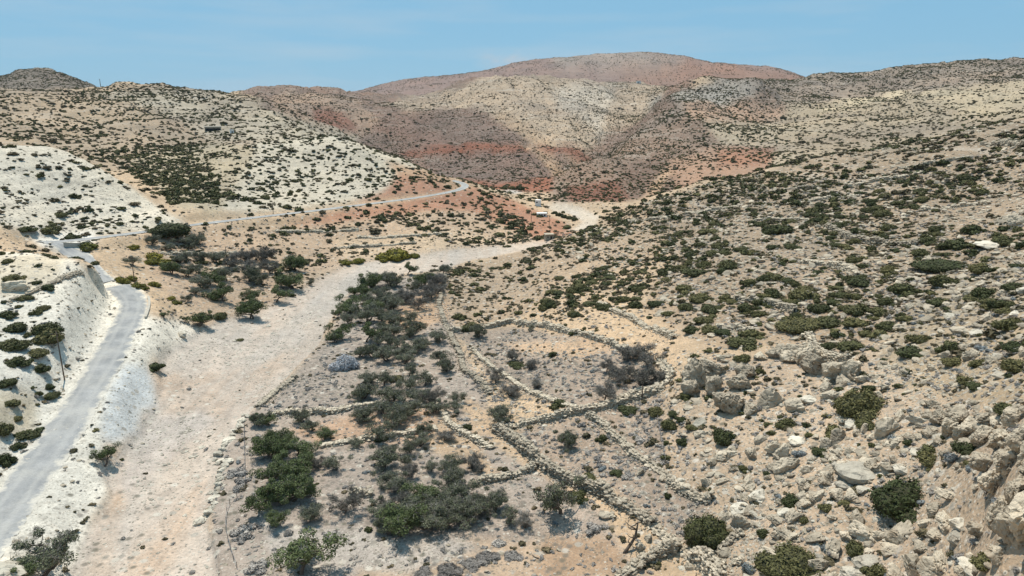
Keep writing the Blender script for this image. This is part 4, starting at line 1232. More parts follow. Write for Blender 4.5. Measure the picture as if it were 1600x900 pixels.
# ------------------------------------------------------------------ evergreen shrubs
HAND_SHRUBS = [(1408,812,116,.85,'widest very dark'),(1110,858,80,1.15,'tall rounded dark'),(1242,908,100,.8,''),(1338,655,84,1.0,''),(1353,672,36,.9,''),(1303,686,44,.9,''),(1134,694,46,.9,''),(1066,697,22,1.0,''),
 (1418,697,20,.9,''),(1453,727,40,.9,''),(1512,712,44,.9,''),(1161,738,20,.9,''),(1240,792,40,.8,''),(1291,799,24,.8,''),(1256,819,20,1,''),(1193,840,26,1,''),(1338,872,38,1,''),(1370,904,44,.9,''),
 (1539,893,52,.8,''),(1580,648,52,.6,''),(1515,730,22,.8,''),(1026,651,32,.95,''),(1046,673,30,1.1,''),(941,691,22,1.0,''),(1044,779,14,1.1,''),(729,671,18,.9,''),(621,598,26,1.0,''),
 (1215,367,52,.75,''),(1138,421,40,.8,''),(1171,448,32,.8,''),(1087,431,40,.6,''),(1256,468,50,.7,''),(1279,489,42,.8,''),(1195,477,36,.8,''),(1343,448,44,.6,''),(1411,462,54,.7,''),(1387,478,32,.9,''),
 (1472,424,84,.45,''),(1492,391,48,.8,''),(1451,379,34,.7,''),(1438,401,34,.8,''),(1387,431,32,.8,''),(1337,468,30,.8,''),(1249,519,72,.6,''),(1296,512,52,.6,''),(1337,512,46,.7,''),(1384,516,36,.8,''),
 (1175,529,42,.6,''),(1165,546,60,.5,''),(1161,566,28,.9,''),(1333,549,52,.6,''),(1350,526,28,.8,''),(1424,559,52,.55,''),(1485,553,46,.9,''),(1492,573,38,.7,''),(1509,602,34,.8,''),(1526,608,36,.6,''),
 (1580,516,52,.8,''),(1583,455,38,.8,''),(1070,458,42,.6,''),(1100,472,46,.6,''),(1080,521,32,.6,''),(1110,366,40,.5,''),(1380,338,36,.7,''),(1310,356,30,.7,''),(1519,366,42,.8,''),
 (75,525,44,.9,''),(80,540,48,.9,''),(25,520,40,.8,''),(20,548,46,.8,''),(60,560,36,.7,''),(12,498,30,.8,''),(30,575,40,.8,''),(65,585,32,.9,''),(20,640,30,.8,''),(10,608,36,.8,''),(78,610,18,1,''),
 (10,728,32,1.2,''),(30,703,24,.9,''),(6,682,30,1.3,''),(28,660,18,.9,''),(60,492,24,.7,''),(70,485,20,.8,''),(75,455,28,.7,''),(24,440,32,.7,''),(38,470,26,.6,''),(12,412,22,.8,''),(58,445,16,.8,''),
 (262,375,64,.75,'broad very dark'),(74,368,30,.8,''),(45,366,28,.7,''),(82,362,26,1.0,''),(148,415,18,.8,''),(342,500,26,.9,''),(375,533,14,.5,''),(285,523,10,.8,''),(190,720,8,.8,'')]
BROOMS = [(192,441,24),(214,448,22),(240,446,22),(224,452,18),(138,388,34),(208,388,20),(240,404,34),(255,412,26),(236,412,28),(262,420,24),(620,404,54),(600,406,26),(560,410,24),(540,412,22),(648,402,22),(205,437,22),(268,468,18),(275,474,16),(186,437,16)]
shr = []
def size_word(R): return 'huge' if R > 3.2 else 'large' if R > 2.1 else 'medium' if R > 1.25 else 'small'
hand_xy = []
for k, (u, v, w, h, word) in enumerate(HAND_SHRUBS):
    me = SHRUB_BIG[k % 3] if w > 60 else SHRUB_MID[k % 6]
    o, x, y, R = place('evergreen_shrub', me, u, v, w, None, 'shrub', 0.08, (1.05, 1.0, 1.05 * h))
    y2 = 0.55 * R                                     # the pixel marks the near foot of the mound
    o.location.x += y2 * x / math.hypot(x, y); o.location.y += y2 * y / math.hypot(x, y)
    o.location.z = ground_z(o.location.x, o.location.y) - 0.08 * R
    hand_xy.append((o.location.x, o.location.y, R))
    if word: tag(o, {'widest very dark': 'widest very dark juniper mound spread among the grey boulders', 'tall rounded dark': 'tall rounded dark juniper behind the corner of the stone enclosure',
                     'broad very dark': 'broad very dark carob standing below the road near the fork'}[word])
    else: shr.append((o, x, y, f'{size_word(R)} {form(o.scale)}'))
brm = []
for k, (u, v, w) in enumerate(BROOMS):
    o, x, y, R = place('broom_shrub', BROOM_MID[k % 2], u, v, w, None, 'shrub', 0.08, (1, 1, 0.8), None, 236 if u == 138 else 0)
    brm.append((o, x, y, 'wide' if R > 2.6 else 'small'))

cov_r2 = math.pi * SHRUB_R ** 2 * 1.25
ps = sample(SHRUB_COVER / cov_r2)
_i = np.clip(np.searchsorted(AZ, np.arctan2(ps[:, 0], ps[:, 1])), 0, NA - 1)
_j = np.clip(np.searchsorted(LD, np.log(np.hypot(ps[:, 0], ps[:, 1]))), 0, ND - 1)
sc, tz = rot_scale(len(ps), SHRUB_R[_i, _j] * 0.9, (0.5, 1.0), 0.58)
_big = np.maximum(1, sc[:, 0] / (SHRUB_R[_i, _j] * np.where(np.hypot(ps[:, 0], ps[:, 1]) > 420, 1.35, 2.4)))
sc /= _big[:, None]
clear = np.ones(len(ps), bool)
for x, y, R in hand_xy: clear &= np.hypot(ps[:, 0] - x, ps[:, 1] - y) > R * 0.9 + 0.5 * sc[:, 0]
ps, sc, tz = ps[clear], sc[clear], tz[clear]
ok, ppm, su, sv = visible(ps, sc[:, 2])
show = np.where(ok, ppm * sc[:, 0], 0)
order = np.argsort(-show)
n_ind = 286 - len(shr)
top = order[:n_ind]
for k, q in enumerate(top):
    o = link('evergreen_shrub', SHRUB_MID[k % 6], None, (ps[q, 0], ps[q, 1], ps[q, 2] - 0.08 * sc[q, 2]), (0, 0, tz[q]), tuple(sc[q]))
    o['category'] = 'shrub'
    shr.append((o, ps[q, 0], ps[q, 1], f'{size_word(sc[q, 0])} {form(sc[q])}'))
rank_labels(brm, 'yellow-green broom bush', 'yellow-green broom bushes by road and riverbed', 6)
rest = order[n_ind:]
rd = np.hypot(ps[rest, 0], ps[rest, 1])
def turns(t): return np.c_[np.zeros_like(t), np.zeros_like(t), t]
SOURCES = {}
def source(name, meshes, uvs, w, cat, label, group):
    """Real plants or stones, standing where the photograph shows such, that the masses are grown from."""
    r = []
    for k, me in enumerate(meshes):
        o, x, y, R = place(name, me, uvs[k % len(uvs)][0], uvs[k % len(uvs)][1], w, None, cat)
        tag(o, label, cat, group)
        r.append(o)
    return r
SRC_LOW = source('evergreen_shrub', SHRUB_LOW, [(560,352),(520,358),(600,346),(480,362),(640,352)], 14, 'shrub', 'small dark evergreen shrub on the red terraced slope under the road', 'evergreen shrubs on the red terraces')
SRC_FAR = source('evergreen_shrub', SHRUB_FAR, [(700,345),(730,352),(760,350),(790,356)], 8, 'shrub', 'tiny dark evergreen shrub on the red slope above the riverbed', 'evergreen shrubs above the riverbed')
nearm = rd < 300
for o in SRC_LOW + SRC_FAR: shr.append((o, o.location.x, o.location.y, 'very small dark'))
rank_labels(shr, 'evergreen shrub', 'evergreen shrubs on the slopes', 9)
scatter('distant_scrub', ps[rest][~nearm] - np.c_[0 * rd, 0 * rd, 0.06 * sc[rest, 2]][~nearm], sc[rest][~nearm], turns(tz[rest][~nearm]), SRC_FAR + SRC_LOW[:2], 'dark scrub dotting the hills and mountains')
scatter('hillside_scrub', ps[rest][nearm] - np.c_[0 * rd, 0 * rd, 0.06 * sc[rest, 2]][nearm], sc[rest][nearm], turns(tz[rest][nearm]), SRC_LOW, 'low dark scrub covering the slopes')
print('shrubs', len(ps), 'near', int(nearm.sum()))

# ------------------------------------------------------------------ small dry brown-green scrub between the shrubs
DRY_COVER = zone_map([(BIG, 40, 420, 0.06), (BIG, 420, 1300, 0.10),
 ([(690,425),(870,374),(1000,318),(1100,300),(1060,400),(1000,480),(860,500),(710,515)], 60, 340, 0.22),
 ([(1000,318),(1250,250),(1700,170),(1700,420),(1300,400),(1050,400)], 100, 412, 0.26),
 ([(1050,400),(1300,400),(1700,400),(1700,600),(1420,560),(1150,540),(1000,480)], 60, 300, 0.22),
 ([(1040,600),(1100,560),(1300,560),(1700,600),(1800,1200),(1000,1200),(1120,870),(1040,740)], 30, 200, 0.07),
 ([(300,356),(560,342),(740,300),(900,372),(740,386),(600,395),(500,415),(430,430),(280,420),(230,400)], 200, 480, 0.2),
 ([(-900,200),(60,226),(200,290),(300,356),(120,376),(-900,350)], 235, 384, 0.14), ([(330,330),(345,255),(520,208),(660,270),(560,312)], 320, 600, 0.10),
 ([(-900,395),(60,382),(150,430),(240,500),(240,600),(165,735),(105,960),(-900,1500)], 60, 240, 0.03),
 ([(385,650),(440,590),(520,520),(590,435),(690,425),(710,540),(770,680),(900,790),(1010,905),(345,960)], 60, 300, 0.03),
 (RIVER, 60, 420, 0.003), (RIVER2, 330, 470, 0.0), (GRAVEL, 60, 200, 0.0)])
DRY_COVER = DRY_COVER * road_free * np.clip(0.9 + 1.5 * clump_s + 0.9 * clump, 0, 2.2)
DRY_R = np.clip(GD / 420, 0.42, 0.95)
DRY = [shrub_mesh('dry_shrub', 270 + k, 3, 60, 0.27, M_DRY, 1, 0.7, 1.3) for k in range(4)]
pd = sample(DRY_COVER / (math.pi * DRY_R ** 2 * 1.25))
_q = np.clip(np.searchsorted(LD, np.log(np.hypot(pd[:, 0], pd[:, 1]))), 0, ND - 1)
sdr, tdr = rot_scale(len(pd), DRY_R[0, _q], (0.5, 0.95), 0.4)
SRC_DRY = source('dry_shrub', DRY, [(1010,420),(1040,440),(960,450),(1120,400)], 10, 'shrub', 'small brown dry shrub on the scrub slope', 'brown dry shrubs on the slopes')
rank_labels([(o, o.location.x, o.location.y, 'small brown') for o in SRC_DRY], 'dry shrub', 'brown dry shrubs on the slopes', 9)
scatter('dry_scrub', pd - np.array([0, 0, 0.04]), sdr, turns(tdr), SRC_DRY, 'brown and olive dry scrub between the evergreen shrubs')
print('dry', len(pd))
# ------------------------------------------------------------------ grey cushion plants
pg = sample(GREY_COVER / (math.pi * 0.34 ** 2 * 1.3))
sg, tg_ = rot_scale(len(pg), np.full(len(pg), 0.34), (0.6, 0.95), 0.32)
far_g = np.hypot(pg[:, 0], pg[:, 1]) > 330
pg, sg, tg_ = pg[~far_g], sg[~far_g], tg_[~far_g]
okg, ppg, _, _ = visible(pg, sg[:, 2])
og = np.argsort(-np.where(okg, ppg * sg[:, 0], 0))
cus, NCUS = [], 230
for k, q in enumerate(og[:NCUS]):
    o = link('cushion_plant', (CUSH_MID + BLUE_MID[:1])[k % 5], None, (pg[q, 0], pg[q, 1], pg[q, 2] - 0.05), (0, 0, tg_[q]), tuple(sg[q]))
    o['category'] = 'cushion plant'
    cus.append((o, pg[q, 0], pg[q, 1], 'blue-grey' if k % 5 == 4 else 'pale grey'))
for u, v, w in [(1171,893,28),(1499,877,26),(1490,720,30),(1515,735,22),(1250,712,22),(1395,690,24),(1565,790,30)]:
    o, x, y, R = place('cushion_plant', BLUE_MID[0], u, v, w, None, 'cushion plant')
    cus.append((o, x, y, 'large blue-grey'))
for u, v, w, h in [(700,892,44,.3),(662,897,34,.3),(738,882,40,.25),(370,740,36,.35),(378,755,30,.4),(372,765,26,.4),(380,830,40,.4),(378,842,30,.4),(400,890,40,.4),(520,836,30,.25),(780,850,30,.3),(800,870,34,.3),(760,872,40,.3),(930,828,34,.4),(1000,690,24,.4),(360,745,20,.4),(590,512,26,.4),(300,895,14,.4)]:
    o, x, y, R = place('cushion_plant', CUSH_MID[(u // 3) % 4], u, v, w, None, 'cushion plant', 0.05, (1, 1, h * 1.5))
    cus.append((o, x, y, 'wide low grey'))
    if v > 850 and 600 < u < 850: o.data = BRUSH[u % 2]
SRC_CUS = source('cushion_plant', CUSH_LOW, [(985,650),(1000,660),(1010,675),(1015,690)], 11, 'cushion plant', 'small grey cushion plant in the dense patch inside the stepped field walls', 'grey cushion plants of the dense patch')
for o in SRC_CUS: cus.append((o, o.location.x, o.location.y, 'small grey'))
rank_labels(cus, 'cushion plant', 'grey cushion plants', 9)
q = og[NCUS:]
scatter('grey_ground_cover', pg[q] - np.array([0, 0, 0.04]), sg[q], turns(tg_[q]), SRC_CUS, 'grey low scrub covering fields and slopes')
print('cushions', len(pg))

# ------------------------------------------------------------------ boulders and stones
HAND_ROCKS = [(1332,666,24,.9),(1311,686,30,.7),(1384,676,34,1.3),(1405,655,22,.9),(1220,712,28,1.2),(1232,732,34,.8),(1337,738,56,.5),(1279,778,26,.9),(1306,775,26,.9),(1330,780,28,.8),(1296,750,26,.7),(1338,815,34,.9),
 (1185,778,32,.8),(1161,820,36,.8),(1347,836,40,.7),(1408,838,46,.7),(1377,840,24,.8),(1462,840,30,.8),(1492,842,28,.8),(1428,890,44,.75),(1485,778,36,.5),(1448,704,30,.7),(1466,692,22,.7),(1208,878,48,.6),(1330,899,44,.7),
 (1236,808,26,.9),(1512,899,34,.8),(1560,868,44,.7),(1210,706,24,1),(1212,735,24,.7),(1245,690,24,.6),(1187,690,24,.6),(1174,712,26,.7),(1126,715,28,.8),(1140,712,22,.8),(1290,755,26,.7),(1318,758,24,.7),(1255,760,30,.5),
 (1262,735,22,.7),(1395,790,22,.7),(1460,800,28,.8),(1476,818,34,.7),(1500,820,30,.8),(1446,820,26,.7),(1390,860,34,.6),(1440,860,30,.6),(1300,860,36,.6),(1280,885,34,.7),(1355,880,36,.7),(1400,905,44,.7),(1470,880,36,.7),
 (1532,830,36,.6),(1520,559,26,.8),(1505,545,20,.8),(1560,560,26,.7),(1480,560,22,.7),(1500,520,30,.5),(1540,500,26,.6),(1566,350,34,.7),(1590,352,30,.8),(1545,385,34,.5),(1240,548,26,.8),(1188,560,22,.8),(1175,640,30,.7),
 (1205,632,38,.8),(1242,640,36,.9),(1262,625,24,.6),(1290,610,22,.9),(1300,622,26,.7),(1320,600,30,.7),(960,785,22,.8),(1036,750,16,.8),(1064,752,16,.8),(1000,740,14,.8),(948,808,26,.5),(1000,855,22,.7),(1012,842,20,.7),(1078,888,16,.9),(283,524,14,.8),(20,452,40,.7),(240,640,6,.8)]
rk = []
for k, (u, v, w, h) in enumerate(HAND_ROCKS):
    o, x, y, R = place('boulder', ROCKS[k % 9] if k % 6 else ROCKS_W[k % 5], u, v, w, None, 'boulder', -0.12, (1.05, 1.0, h * 1.35))
    rk.append((o, x, y, ('very large' if R > 1.5 else 'large' if R > 1.05 else 'medium') + (' flat' if h < 0.65 else ' upright' if h > 1.1 else '') + (' grey' if k % 6 else ' whitish')))
pr = sample(ROCK_COVER / (math.pi * 0.40 ** 2 * 1.6))
sr_, tr_ = rot_scale(len(pr), np.full(len(pr), 0.43), (0.5, 0.95), 0.58)
_k = np.clip(np.searchsorted(AZ, np.arctan2(pr[:, 0], pr[:, 1])), 0, NA - 1), np.clip(np.searchsorted(LD, np.log(np.hypot(pr[:, 0], pr[:, 1]))), 0, ND - 1)
lim = np.where(ROCK_COVER[_k] < 0.10, 0.38, 1.15)
sr_ *= np.minimum(1, lim / sr_[:, 0])[:, None]
rot_r = np.c_[rng.normal(0, 0.25, len(pr)), rng.normal(0, 0.25, len(pr)), tr_]
okr, ppr, _, _ = visible(pr, sr_[:, 2])
orr = np.argsort(-np.where(okr, ppr * sr_[:, 0], 0))
NR = 300 - len(HAND_ROCKS)
for k, q in enumerate(orr[:NR]):
    near_left = pr[q, 0] < -40
    o = link('boulder', ROCKS_W[k % 5] if near_left or k % 7 == 0 else ROCKS[k % 9], None, tuple(pr[q] + np.array([0, 0, 0.15 * sr_[q, 2]])), tuple(rot_r[q]), tuple(sr_[q]))
    o['category'] = 'boulder'
    rk.append((o, pr[q, 0], pr[q, 1], ('large' if sr_[q, 0] > 1.0 else 'medium' if sr_[q, 0] > 0.6 else 'small') + (' whitish' if near_left or k % 7 == 0 else ' grey')))
SRC_ROCK = source('loose_stone', ROCKS_LOW, [(1350,770),(1375,700),(1270,700),(1310,830),(1290,720)], 12, 'stone', 'loose grey stone among the boulders of the rocky slope', 'loose stones of the rocky slope')
SRC_PEB = source('loose_stone', PEBBLES, [(300,760),(280,700),(310,600),(360,560)], 5, 'stone', 'pale cobble lying in the dry riverbed', 'pale cobbles in the riverbed')
for o in SRC_ROCK: rk.append((o, o.location.x, o.location.y, 'small loose grey'))
for o in SRC_PEB: rk.append((o, o.location.x, o.location.y, 'little pale'))
rank_labels(rk, 'limestone boulder', 'limestone boulders on the slopes', 9)
q = orr[NR:]
scatter('rubble', pr[q], sr_[q], rot_r[q], SRC_ROCK, 'loose grey rubble strewn over the slopes')
pp = sample(PEB_COVER / (math.pi * 0.17 ** 2 * 1.5))
sp, tp = rot_scale(len(pp), np.full(len(pp), 0.17), (0.5, 0.9), 0.45)
scatter('cobbles', pp, sp, turns(tp), SRC_PEB, 'pale cobbles and stone chips on riverbed and fields')
print('rocks', len(pr), 'cobbles', len(pp))

# blocks lined up along the riverbed
line = [(386,648),(379,656),(374,664),(369,671),(364,678),(358,686),(352,693),(347,700),(343,708),(336,716),(346,718),(354,720),(340,722),(350,727),(346,734),(343,741),(344,748),(342,755),(340,762),(338,770),(335,777),(334,785),(331,792),(328,799),(322,804),(316,810),(311,815)]
blk = []
for k, (u, v) in enumerate(line):
    o, x, y, R = place('limestone_block', ROCKS_W[k % 5], u, v + 3, 14 + 3 * (k % 3 - 1), None, 'boulder', -0.2, (1, 0.9, 0.85))
    tag(o, None, None, 'white limestone blocks lined along the riverbed')
    blk.append(o)
for k, o in enumerate(blk):
    n = len(blk)
    o['label'] = ('white limestone block at the uphill end of the line along the riverbed' if k == 0 else 'white limestone block at the fence end of the crooked line, lowest on the riverbed' if k == n - 1 else
                  'white limestone block in the straight stretch above the kink of the line' if k < 9 else 'white limestone block in the crowded kink of the line along the riverbed' if k < 14 else 'white limestone block in the lower stretch below the kink of the line')

# rock outcrops: blocks that belong to one crag
def outcrop(name, label, blocks, mat=M_CLIFF):
    x0, y0, z0, _ = locate(blocks[0][0], blocks[0][1])
    root = bpy.data.objects.new(name, None)
    COL.objects.link(root)
    root.location = (x0, y0, z0)
    tag(root, label, 'rock outcrop')
    for k, (u, v, w, h, dd) in enumerate(blocks):
        x, y, z, d = locate(u, v)
        s = px_size(u, v, d)
        R, H = 0.5 * w * s, 0.5 * h * s
        V, F = rock_shape(5, 700 + 13 * k + int(u), 13, (1, 1, 1), 0.11, 0.10)
        V = V * np.array([R, max(R, H) * dd, H * 1.1])
        V += 0.16 * min(R, H) * noise3(V / max(R, 0.1), 0.3, int(u), 3)[:, None] * V / np.maximum(np.linalg.norm(V, axis=1, keepdims=True), 0.1)
        me = mesh_from('rock_block', V, F, [mat], smooth=False)
        attr_face(me, 'stone_tone', 0.5 + 0.4 * np.clip(noise3(V[F].mean(1), 1.2, k, 2), -1, 1))
        az = math.atan2(x, y)
        off = 0.35 * R
        o = link('rock_block', me, root)
        o.location = (x + off * math.sin(az) - x0, y + off * math.cos(az) - y0, z + 0.62 * H - z0)
        o.rotation_euler = (0, 0, -az + random.uniform(-0.25, 0.25))
    return root
outcrop('cliff', 'overhanging grey cliff of big blocks beside the juniper and boulders', [(1585,850,60,80,.8),(1555,830,44,60,.8),(1625,850,90,150,.9),(1590,790,56,66,.8),(1552,770,40,50,.8),(1575,735,48,46,.9),(1610,740,60,70,.9),(1540,735,34,36,.9),(1560,700,40,40,.9),(1600,700,50,46,.9),(1505,690,40,40,.8),(1530,698,38,44,.8),(1480,682,36,34,.9),(1464,664,30,28,.9),(1498,664,44,30,.9),(1540,668,40,30,.9),(1640,760,90,110,1),(1585,665,50,30,.9)])
outcrop('crag', 'long weathered crag carrying the curved dry stone wall', [(1276,585,52,40,.7),(1306,595,52,40,.7),(1328,596,34,30,.8),(1256,568,36,38,.8),(1240,566,30,24,.8),(1216,560,34,22,.8)])
outcrop('rocky_knoll', 'knoll of pale broken rock above the walled field', [(1088,606,40,44,.8),(1108,588,40,30,.8),(1134,644,44,46,.8),(1078,620,30,30,.8),(1152,606,34,28,.8),(1112,616,36,30,.8),(1164,590,36,26,.8),(1150,640,34,36,.8)])

# ------------------------------------------------------------------ trees
G, D, B = 'green', 'dull', 'bare'
TREES = [(256,499,17,G),(287,506,18,G),(309,511,34,G),(391,500,50,G),(393,473,28,G),(351,474,46,G),(432,473,40,G),(459,453,46,G),(462,425,40,G),(425,430,30,B),(412,411,34,B),(388,411,30,B),(361,411,26,B),(337,411,30,D),(317,412,26,D),
 (294,410,26,D),(283,413,22,D),(267,430,30,G),(290,434,28,D),(307,431,26,D),(327,446,40,G),(314,452,32,D),(354,441,36,D),(388,442,34,D),(408,446,32,D),(358,424,28,B),(388,427,26,B),(209,417,28,D),(236,385,24,D),(294,392,40,D),
 (270,394,22,D),(314,385,28,D),(294,474,20,D),(304,462,18,D),(486,448,15,D),
 (637,431,24,G),(584,450,36,G),(610,450,30,D),(620,450,24,D),(553,464,22,G),(568,463,24,G),(591,469,30,D),(553,486,36,G),(526,500,20,G),(544,494,22,G),(584,492,32,G),(614,489,32,D),(662,450,28,G),(650,459,26,D),(680,448,28,B),
 (692,430,20,D),(638,476,32,B),(662,471,28,B),(675,468,26,B),(651,484,28,B),(687,461,20,B),(570,508,38,D),(596,505,28,D),(614,511,32,D),(641,505,28,D),(537,532,36,G),(521,537,20,D),(573,535,38,G),(612,527,30,D),(646,526,36,D),
 (685,535,26,D),(604,545,30,D),(608,565,34,D),(648,555,30,D),(689,568,28,D),(699,582,26,D),(665,605,34,D),(564,626,34,D),(611,630,42,D),(678,632,32,B),(712,632,26,D),(824,580,24,B),(800,568,24,B),(773,602,26,B),(795,620,24,B),
 (839,609,18,B),(749,528,26,D),(827,520,16,D),(972,564,38,B),(948,582,24,B),(1012,578,40,B),(972,597,30,B),(1002,607,42,B),(1033,594,22,B),(945,627,36,B),(421,666,26,G),(401,666,28,D),(475,662,26,D),(488,676,28,D),(509,688,28,G),
 (421,718,46,G),(462,714,44,G),(411,797,52,G),(452,784,54,G),(431,824,34,G),(482,817,32,D),(470,748,44,G),(420,762,48,G),(436,740,44,G),(440,790,44,G),(526,736,38,D),(536,802,44,B),(563,629,30,D),(630,652,38,D),(593,692,42,D),(617,670,36,D),
 (640,709,32,D),(597,739,46,D),(678,645,28,D),(711,645,26,D),(695,690,22,B),(701,744,36,D),(738,734,28,B),(755,740,20,B),(674,737,26,D),(644,747,28,B),(624,836,66,G),(597,830,34,D),(657,830,54,D),(701,827,52,D),(738,817,46,D),
 (792,820,34,D),(772,802,38,D),(691,787,46,D),(657,790,46,G),(725,784,42,D),(610,800,40,B),(786,662,36,D),(875,804,72,D),(468,902,86,G),(887,704,34,D),(162,730,40,G),(66,899,74,D),(45,898,40,G),(640,815,46,D),(675,806,44,D),(710,806,42,D),(755,800,36,D),(590,812,36,D),(610,760,36,D),(715,760,32,D),(560,655,26,D),(600,650,28,D),(655,628,30,D),(600,605,30,D),(575,600,26,D),(640,590,26,D),(560,560,24,D),(625,560,26,D),(590,540,26,D),(660,545,24,D),(500,730,22,B),(640,530,24,D),(600,520,24,D),(560,700,20,D),(660,680,26,D),(610,715,26,D),(820,826,26,B),(430,700,36,G),(450,700,30,G),(545,510,26,D),(585,560,28,D),(630,570,30,D),(640,610,30,D),(575,660,30,D),(640,730,30,D),(615,770,36,D),(655,700,26,D),(620,545,26,D),(600,480,28,D),(575,480,28,D),(1000,560,26,B)]
tre = []
cnt = {'green': 0, 'dull': 0, 'bare': 0}
WORDS = {'green': 'leafy green', 'dull': 'grey-green', 'bare': 'half-bare grey'}
for u, v, w, kd in TREES:
    tr_m, cr_m = OLIVES[kd][cnt[kd] % 5]
    cnt[kd] += 1
    x, y, z, d = locate(u, v - 2)
    R = (0.52 if (u < 500 and v < 512) else 0.62) * w * px_size(u, v, d)
    root = bpy.data.objects.new('olive_tree', None)
    COL.objects.link(root)
    root.location, root.rotation_euler = (x, y, z), (0, 0, random.uniform(0, 6.28))
    root.scale = (R, R, R * random.uniform(0.85, 1.05))
    root['category'] = 'tree'
    link('trunk', tr_m, root)
    link('crown', cr_m, root)
    tre.append((root, x, y, ('broad ' if R > 2.9 else 'slight ' if R < 1.9 else '') + WORDS[kd]))
rank_labels(tre, 'olive tree', 'olive trees of the grove and fields', 9)
o, x, y, R = place('blossom_bush', PALE_MID[0], 541, 574, 50, None, 'bush', 0.05, (1, 1, 0.9))
tag(o, 'pale blue-grey blossom bush among the dark olive trees')
for k, (u, v, w) in enumerate([(866,334,12),(874,337,13),(882,340,14),(890,342,14),(898,344,13),(880,333,9)]):
    o, x, y, R = place('carob_tree', SHRUB_MID[k], u, v, w, None, 'tree', 0.05, (1, 1, 1.0))
    tag(o, 'dark carob in the curved clump between the white hut and the riverbed bend', None, 'carob trees beside the white hut')
for k, (u, v, w) in enumerate([(760, 296, 10), (812, 296, 16), (800, 296, 14), (788, 296, 12)]):
    o, x, y, R = place('carob_tree', SHRUB_MID[k], u, v, w, None, 'tree', 0.05, (1, 1, 1.1))
    tag(o, 'small dark carob standing alone on the edge of the distant riverbed' if k == 0 else 'dark carob in the short distant row at the mountain foot', None, 'carob trees at the mountain foot' if k else None)
o, *_ = place('carob_tree', SHRUB_MID[2], 887, 356, 14, None, 'tree', 0.05, (1, 1, 0.9))
tag(o, 'small round dark carob on the red track between hut and riverbed')

# the bleached dead trunk beside the wall
x0, y0, z0, d0 = locate(975, 864)
s = px_size(975, 864, d0)
r = np.random.default_rng(5)
root = bpy.data.objects.new('dead_tree', None); COL.objects.link(root); root.location = (x0, y0, z0)
tag(root, 'bent grey dead tree trunk beside the tumbled wall', 'dead tree')
pth = np.array([(0, 0, -0.3), (0.6, 0.3, 0.6), (1.2, 0.7, 1.2), (1.9, 1.3, 2.0), (2.2, 1.6, 3.2), (2.4, 1.8, 4.4)]) * 0.85
v1 = tube(pth, [0.32, 0.24, 0.21, 0.18, 0.13, 0.07], 8)
Vw, Fw = v1
link('trunk', mesh_from('trunk', Vw, Fw, [M_BARK], smooth=True), root)
for k in range(9):
    st = pth[2 + k % 4]
    e = st + r.normal(size=3) * np.array([0.9, 0.9, 0.5]) + np.array([0, 0, 0.6])
    Vb, Fb = tube(bent(st, e, r, 0.2, 5), np.linspace(0.11, 0.03, 5), 5)
    link('branch', mesh_from('branch', Vb, Fb, [M_BARK], smooth=True), root)
# cut branches lying on the sandy ground
for k, (u, v, a, L) in enumerate([(700,893,0.4,2.2),(716,890,1.9,2.0),(728,888,0.9,1.6),(836,870,2.4,1.3),(712,898,2.7,2.4)]):
    x, y, z, d = locate(u, v)
    Vb, Fb = tube(bent((-L / 2, 0, 0.1), (L / 2, 0, 0.18), r, 0.08, 6), np.linspace(0.09, 0.03, 6), 5)
    o = link('cut_branch', mesh_from('cut_branch', Vb, Fb, [M_BARK], smooth=True), None, (x, y, z), (0, 0, a))
    tag(o, ['pale cut branch lying across the brushwood', 'cut branch crossing another on the brushwood', 'short cut branch at the end of the brushwood', 'single cut branch on the sandy clearing', 'long cut branch at the near edge of the brushwood'][k], 'branch', 'cut branches on the ground')

